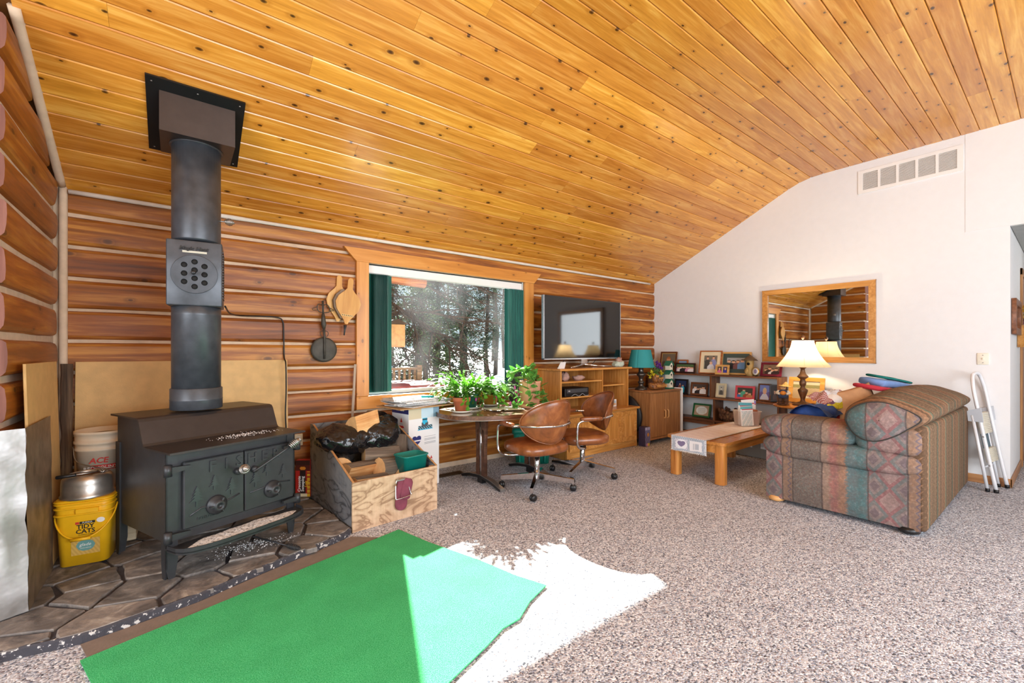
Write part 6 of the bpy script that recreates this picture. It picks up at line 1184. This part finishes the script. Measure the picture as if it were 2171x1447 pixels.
def backroll(u, v_):
    p = bb[int(round(u*len(bb))) % len(bb)]; k = min(1, .86+.14*math.sin(PI*min(v_, 1-v_)*9)) if min(v_, 1-v_) < .055 else 1
    x = -.035+2.14*v_; sag = .045*math.sin(PI*v_)
    return (x, BPc[0]+(p[0]-BPc[0])*k, BPc[1]+(p[1]-BPc[1])*k+(sag if p[1] > .86 else 0)+.004*noise.noise(Vector((x*5, p[0]*9, p[1]*9))))
g = G().surf(backroll, len(bb), 60, cu=True); br = g.obj('back_cushion', SB, so)
for vx, sg in ((0, -1), (1, 1)):
    ring = [Vector(backroll(i/len(bb), vx)) for i in range(len(bb))]; c_ = sum(ring, Vector())/len(ring); g = G(); L = len(ring); V = []
    for k, (s_, o_) in enumerate(((1, 0), (.92, .022), (.7, .04), (.4, .05), (.02, .052))): V += [Vector((p.x+sg*(o_+.006*noise.noise(p*9)), c_.y+(p.y-c_.y)*s_, c_.z+(p.z-c_.z)*s_)) for p in ring]
    g.add(V, [(k*L+i, k*L+(i+1) % L, (k+1)*L+(i+1) % L, (k+1)*L+i) for k in range(4) for i in range(L)], 0, True); g.obj('cushion_end', SS, so)
    G().tube([p+Vector((sg*.004, 0, 0)) for p in ring], .005, 6, closed=True).obj('welt', plain('dark_welt', '#3c3833', .9, 0, .1), so)
for i in range(2): G().sup((.70+.67*i, .72, .47), (.345, .38, .10), .4, .3, 30, 14).obj('seat_cushion', SS, so)
G().box(.3, 1.77, .1, 1.05, .05, .40, .02).obj('seat_base', SS, so)
for x in (.06, 1.95):
    for y in (.10, 1.0): G().lathe([(.04, 0), (.062, .012), (.066, .03), (.055, .05)], 20, c=(x, y, 0), sx=1.1).obj('bun_foot', KNOBW if y > .5 else BLACKP, so)

# things lying on the sofa
DENIM = plain('blue_denim', '#33549a', .85, 0, .25, .4, 120)
dn = thing('denim_bag', 'dark blue denim bag with red lining slumped on the sofa seat', 'bag', (4.93, 1.52, .60))
G().sup((0, 0, .09), (.29, .17, .14), .6, .6, 36, 18, wob=.25, ws=6, seed=4, M=Matrix.Rotation(R(8), 4, 'Y')).obj('bag_body', DENIM, dn); G().sup((-.02, .0, .115), (.30, .15, .045), .5, .7, 30, 12, wob=.3, seed=9).obj('red_lining', plain('red_cloth', '#a01d33', .8, 0, .15), dn)
G().surf(lambda u, v_: (-.34+.62*u, -.19+.33*v_+.03*math.sin(u*5), .155+.105*math.sin(PI*v_)**.7*(1-.5*u)+.02*noise.noise(Vector((u*6, v_*6, 2)))), 24, 14).obj('flap', DENIM, dn)
m = Mt('printed_film'); a1 = m.n('ShaderNodeVertexColor'); a1.layer_name = 'Col'; m.bump(m.noise(m.co(), 22, 4, .6, 1.5), .9, .02); FILM = m.set(a1.outputs[0], .2)
pb_ = thing('plastic_bag', 'crinkled white plastic bag with red printing on the sofa', 'bag', (5.10, 1.42, .815), -25)
nx, ny = 44, 30; V = [((u-.5)*.46, (v_-.5)*.24, .10*(math.sin(PI*u)*math.sin(PI*v_))**.6+.03*noise.noise(Vector((u*6, v_*5, 3)))+.10*v_) for v_ in [j/ny for j in range(ny+1)] for u in [i/nx for i in range(nx+1)]]
me = bpy.data.meshes.new('film'); me.from_pydata(V, [], [(j*(nx+1)+i, j*(nx+1)+i+1, (j+1)*(nx+1)+i+1, (j+1)*(nx+1)+i) for j in range(ny) for i in range(nx)]); me.materials.append(FILM)
at = me.color_attributes.new('Col', 'FLOAT_COLOR', 'CORNER'); dat = []
for j in range(ny):
    for i in range(nx):
        u, v_ = (i+.5)/nx, (j+.5)/ny; c_ = '#dfe3ea'
        if .45 < u < .85 and .45 < v_ < .9 and j % 3 == 0 and (i*7) % 10 < 8: c_ = '#a8434c'
        if u < .22: c_ = '#b06a6e' if (i+j) % 3 else '#d9c3b8'
        if v_ < .10: c_ = '#d9cf2f'
        elif v_ < .16: c_ = '#6d4668'
        dat += list(hx(c_))*4
at.data.foreach_set('color', dat); me.polygons.foreach_set('use_smooth', [True]*len(me.polygons)); put('film', me, pb_)
G().sup((0, 0, .03), (.19, .10, .09), .7, .7, 24, 14, wob=.2).obj('contents', PAPER, pb_)
def pillow(u, v_, w, h, t): a, b = 2*u-1, 2*v_-1; return (w*a*(1-.10*(1-b*b)), h*b*(1-.10*(1-a*a)), t*((1-a*a)*(1-b*b))**.45)
g = G().surf(lambda u, v_: pillow(u, v_, .22, .22, .07), 16, 16).surf(lambda u, v_: pillow(1-u, v_, .22, .22, -.07), 16, 16)
tag(g.obj('tan_pillow', plain('tan_suede', '#c39a73', .9, 0, .1, .2, 80), None, (5.10, 1.27, .80), (Vector((-.80, -.50, .38)).to_track_quat('Z', 'Y').to_matrix() @ Matrix.Rotation(R(18), 3, 'Z')).to_euler()), 'plain tan throw pillow propped on the sofa behind the plastic bag', 'pillow')
def folded(lab, loc, r, col, rot):
    def slab(u, v_): a = 2*PI*u; s_ = 2*v_-1; return (r[0]*s_, r[1]*math.copysign(abs(math.cos(a))**.3, math.cos(a)), r[2]*math.copysign(abs(math.sin(a))**.7, math.sin(a))*(1+.12*noise.noise(Vector((s_*3, math.cos(a)*2, r[2]*50))))-.03*s_*s_*r[2]*9)
    return tag(G().surf(slab, 28, 20, cu=True, caps=True).obj('folded_blanket', plain('fleece_'+col[1:], col, .95, 0, .08, .4, 90), None, loc, [R(a) for a in rot]), lab, 'blanket', 'folded blankets on the sofa back')
folded('folded red blanket at the bottom of the stack behind the sofa back', (5.46, 1.13, .985), (.30, .12, .020), '#c9384a', (8, 7, -14))
folded('folded light blue blanket in the middle of the stack on the sofa', (5.66, 1.14, 1.028), (.30, .11, .036), '#7492c4', (8, 7, -14))
folded('folded teal green cloth on top of the stack on the sofa', (5.78, 1.16, 1.075), (.24, .09, .013), '#0d6e66', (8, 8, -14))

# ---------------------------------------------------------------- folded step ladder leaning on the sofa back
la = thing('step_ladder', 'white folded step ladder with beige treads leaning on the sofa back', 'ladder', (0, 0, .004), -9)
_p = Vector((6.185, .455, 0)); la.location = _p-Matrix.Rotation(R(-9), 3, 'Z') @ _p+Vector((0, .0, .004))
LW = plain('white_enamel_tube', '#e4e6ea', .3, .05, .03); TRD = plain('beige_ribbed_tread', '#d9d3c2', .6, 0, .05)
x0, x1 = 6.185, 6.50; ft = .455; tp = .615
def lean(z): return ft+(tp-ft)*z/1.0
G().tube(bez([(x0, lean(0), .014), (x0, lean(.5), .5), (x0, lean(.9), .90), (x0+.012, lean(1.0), 1.0), (x0+.05, lean(1.09), 1.09), (x0+.10, lean(1.12), 1.125), (x1-.10, lean(1.12), 1.125), (x1-.05, lean(1.09), 1.09), (x1-.012, lean(1.0), 1.0), (x1, lean(.9), .90), (x1, lean(.5), .5), (x1, lean(0), .014)], 5), .0155, 10).obj('front_frame', LW, la)
G().tube([(x0-.012, lean(0)+.055, .014), (x0-.012, lean(.72)+.045, .72)], .0135, 10).tube([(x1-.02, lean(0)+.055, .014), (x1-.02, lean(.72)+.045, .72)], .0135, 10).tube([(x0-.012, lean(.22)+.055, .22), (x1-.02, lean(.22)+.055, .22)], .009, 8).obj('rear_frame', LW, la)
for x in (x0, x1): G().lathe([(.019, 0), (.019, .03)], 12, c=(x, lean(0), 0)).obj('rubber_foot', BLACKP, la)
for x in (x0-.012, x1-.02): G().lathe([(.017, 0), (.017, .03)], 12, c=(x, lean(0)+.055, 0)).obj('rubber_foot', BLACKP, la)
for x in (x0-.022, x1+.004): G().prism([(lean(.7)-.03, .66), (lean(.7)+.075, .66), (lean(.78)+.07, .76), (lean(.8)-.03, .80)], x, x+.014, 'x').obj('hinge_plate', plain('grey_bracket', '#c3c8cf', .5, .1, .03), la)
for z0_, z1_, nm in ((.54, .74, 0), (.27, .40, 0)):
    g = G(); 
    V = [(x, lean(z)+o, z) for o in (.005, .028) for z in (z0_, z1_) for x in (x0+.02, x1-.035)]; g.add(V, [(0, 1, 3, 2), (4, 5, 7, 6), (0, 1, 5, 4), (2, 3, 7, 6), (0, 2, 6, 4), (1, 3, 7, 5)])
    for k in range(12): zz_ = z0_+(z1_-z0_)*(k+.5)/12; g.tube([(x0+.02, lean(zz_)+.004, zz_), (x1-.035, lean(zz_)+.004, zz_)], .0035, 4)
    g.obj('tread', TRD, la)
V = [(x, lean(z)+o, z) for o in (.03, .034) for z in (.40, .54) for x in (x0+.05, x1-.07)]
G().add(V, [(0, 1, 3, 2), (4, 5, 7, 6), (0, 1, 5, 4), (2, 3, 7, 6), (0, 2, 6, 4), (1, 3, 7, 5)]).obj('warning_label', plain('dark_teal_label', '#33505c', .4, 0, .15), la)
g = G()
for x in (x0-.016, x1+.012):
    for z in (.25, .52, .70): g.sup((x, lean(z)+.0, z), (.006, .008, .008), nu=8, nv=6)
g.obj('rivets', STEEL, la, kind='stuff')

# ---------------------------------------------------------------- on the white wall: mirror, return-air grille, switch; hall pieces
MF = wood('mirror_oak_frame', '#9a6426', '#c48a45', '#d39d59', 'x', 1.2, .35, .1, tint=.03); MFZ = wood('mirror_oak_frame_upright', '#9a6426', '#c48a45', '#d39d59', 'z', 1.2, .35, .1, tint=.03)
mi = thing('wall_mirror', 'large oak-framed mirror hanging on the white wall above the lamp', 'mirror', (XR-.004, 2.057, 1.215), -90)
w, h_, f = .622, .98, .06
MIR = Mt('silvered_glass').set('#e6e8e6', .015, 1)
G().box(-w+f-.01, w-f+.01, -.012, -.004, f-.01, h_-f+.01).obj('mirror_glass', MIR, mi)
def mit(a, b, c_, d): return [a, b, c_, d]
for nm, pl, mm in (('frame_rail', [(-w, 0), (w, 0), (w-f, f), (-w+f, f)], MF), ('frame_rail', [(-w, h_), (w, h_), (w-f, h_-f), (-w+f, h_-f)], MF), ('frame_stile', [(-w, 0), (-w+f, f), (-w+f, h_-f), (-w, h_)], MFZ), ('frame_stile', [(w, 0), (w-f, f), (w-f, h_-f), (w, h_)], MFZ)):
    plate([pl], .03, mm, nm, mi, (0, -.017, 0), (R(90), 0, 0), .004)
G().tube([(-w+f, -.022, f), (w-f, -.022, f), (w-f, -.022, h_-f), (-w+f, -.022, h_-f)], .007, 6, closed=True).obj('inner_bead', MF, mi)
va = thing('return_air_grille', 'long white return-air grille high on the white wall near the ceiling', 'vent', (XR, 1.159, 3.255), -90)
w, h_ = .445, .275; n = 5; cw = (2*w-.09-4*.022)/5
loops = [rrect(-w, w, 0, h_, .003, 1)]+[rrect(-w+.045+i*(cw+.022), -w+.045+i*(cw+.022)+cw, .035, h_-.035, .002, 1) for i in range(n)]
plate(loops, .008, WHITE, 'frame', va, (0, -.006, 0), (R(90), 0, 0), .001); G().box(-w+.03, w-.03, -.002, -.0005, .02, h_-.02).obj('duct_shadow', plain('duct_grey', '#a5a19c', .9, 0, .1), va)
sl_ = G().box(-cw/2, cw/2, -.0045, .0045, 0, .0012, 0, M=Matrix.Rotation(R(52), 4, 'X')).mesh('slat', WHITE)
for i in range(n):
    for k in range(17): put('slat', sl_, va, (-w+.045+i*(cw+.022)+cw/2, -.007, .040+.0118*k))
sw = thing('light_switch', 'cream light switch plate on the white wall above the step ladder', 'switch', (XR-.001, .573, 1.215), -90)
SWP = plain('cream_switch', '#e8e2d0', .4, 0, .02); G().box(-.042, .042, -.008, 0, 0, .12, .003, seg=2).obj('plate', SWP, sw); G().box(-.006, .006, -.018, -.007, .052, .072, .002).obj('toggle', SWP, sw)
for z in (.022, .098): G().lathe([(0, 0), (.004, 0), (.004, .002), (0, .002)], 10, M=Matrix.Translation((0, -.008, z)) @ Matrix.Rotation(R(90), 4, 'X')).obj('screw', STEEL, sw)
hf = thing('hall_picture', 'brown wooden framed picture hanging on the hallway return wall', 'picture', (6.98, .388, 1.53)); HFW = wood('hall_frame_wood', '#4d2c1c', '#7a4b31', '#8f5c3e', 'x', 1, .4)
plate([rrect(-.33, .33, 0, .355, .003, 1), rrect(-.26, .26, .06, .295, .002, 1)], .028, HFW, 'frame', hf, (0, -.018, 0), (R(90), 0, 0), .003); printed('print', .52, .235, lambda u, v_: '#a88c66' if v_ < .4+.1*math.sin(u*8) else '#cdbfa3', hf, (0, -.008, .06), (0, 0, 0), 20, 12)
hp_ = thing('flower_pocket', 'wooden wall pocket of autumn silk flowers in the hallway', 'wall pocket', (7.53, .386, 1.40)); G().surf(lambda u, v_: (.17*math.cos(PI+PI*u)*(.55+.45*v_), -.004-.12*math.sin(PI*u)*(.4+.6*v_), .24*v_), 18, 8, caps=False).box(-.17, .17, -.006, .0, .0, .26).obj('pocket', MF, hp_)
q = random.Random(14); cols = [plain('rust_petals', '#a5502a', .7, 0, .2), plain('gold_petals', '#d9a63a', .7, 0, .2), plain('wine_petals', '#6d2330', .7, 0, .2), plain('olive_leaves', '#7d8a3c', .7, 0, .2)]
for k in range(22):
    c_ = Vector((q.uniform(-.19, .19), q.uniform(-.17, -.03), q.uniform(.24, .46))); g = G()
    for j in range(12): d = Vector((q.gauss(0, 1), -abs(q.gauss(.2, 1)), q.gauss(.2, 1))).normalized(); s_ = d.cross(Vector((.4, .3, .8))).normalized()*.013; g.add([c_, c_+d*.03+s_, c_+d*.06, c_+d*.03-s_], [(0, 1, 2, 3)])
    g.obj('flower', cols[k % 4], hp_)
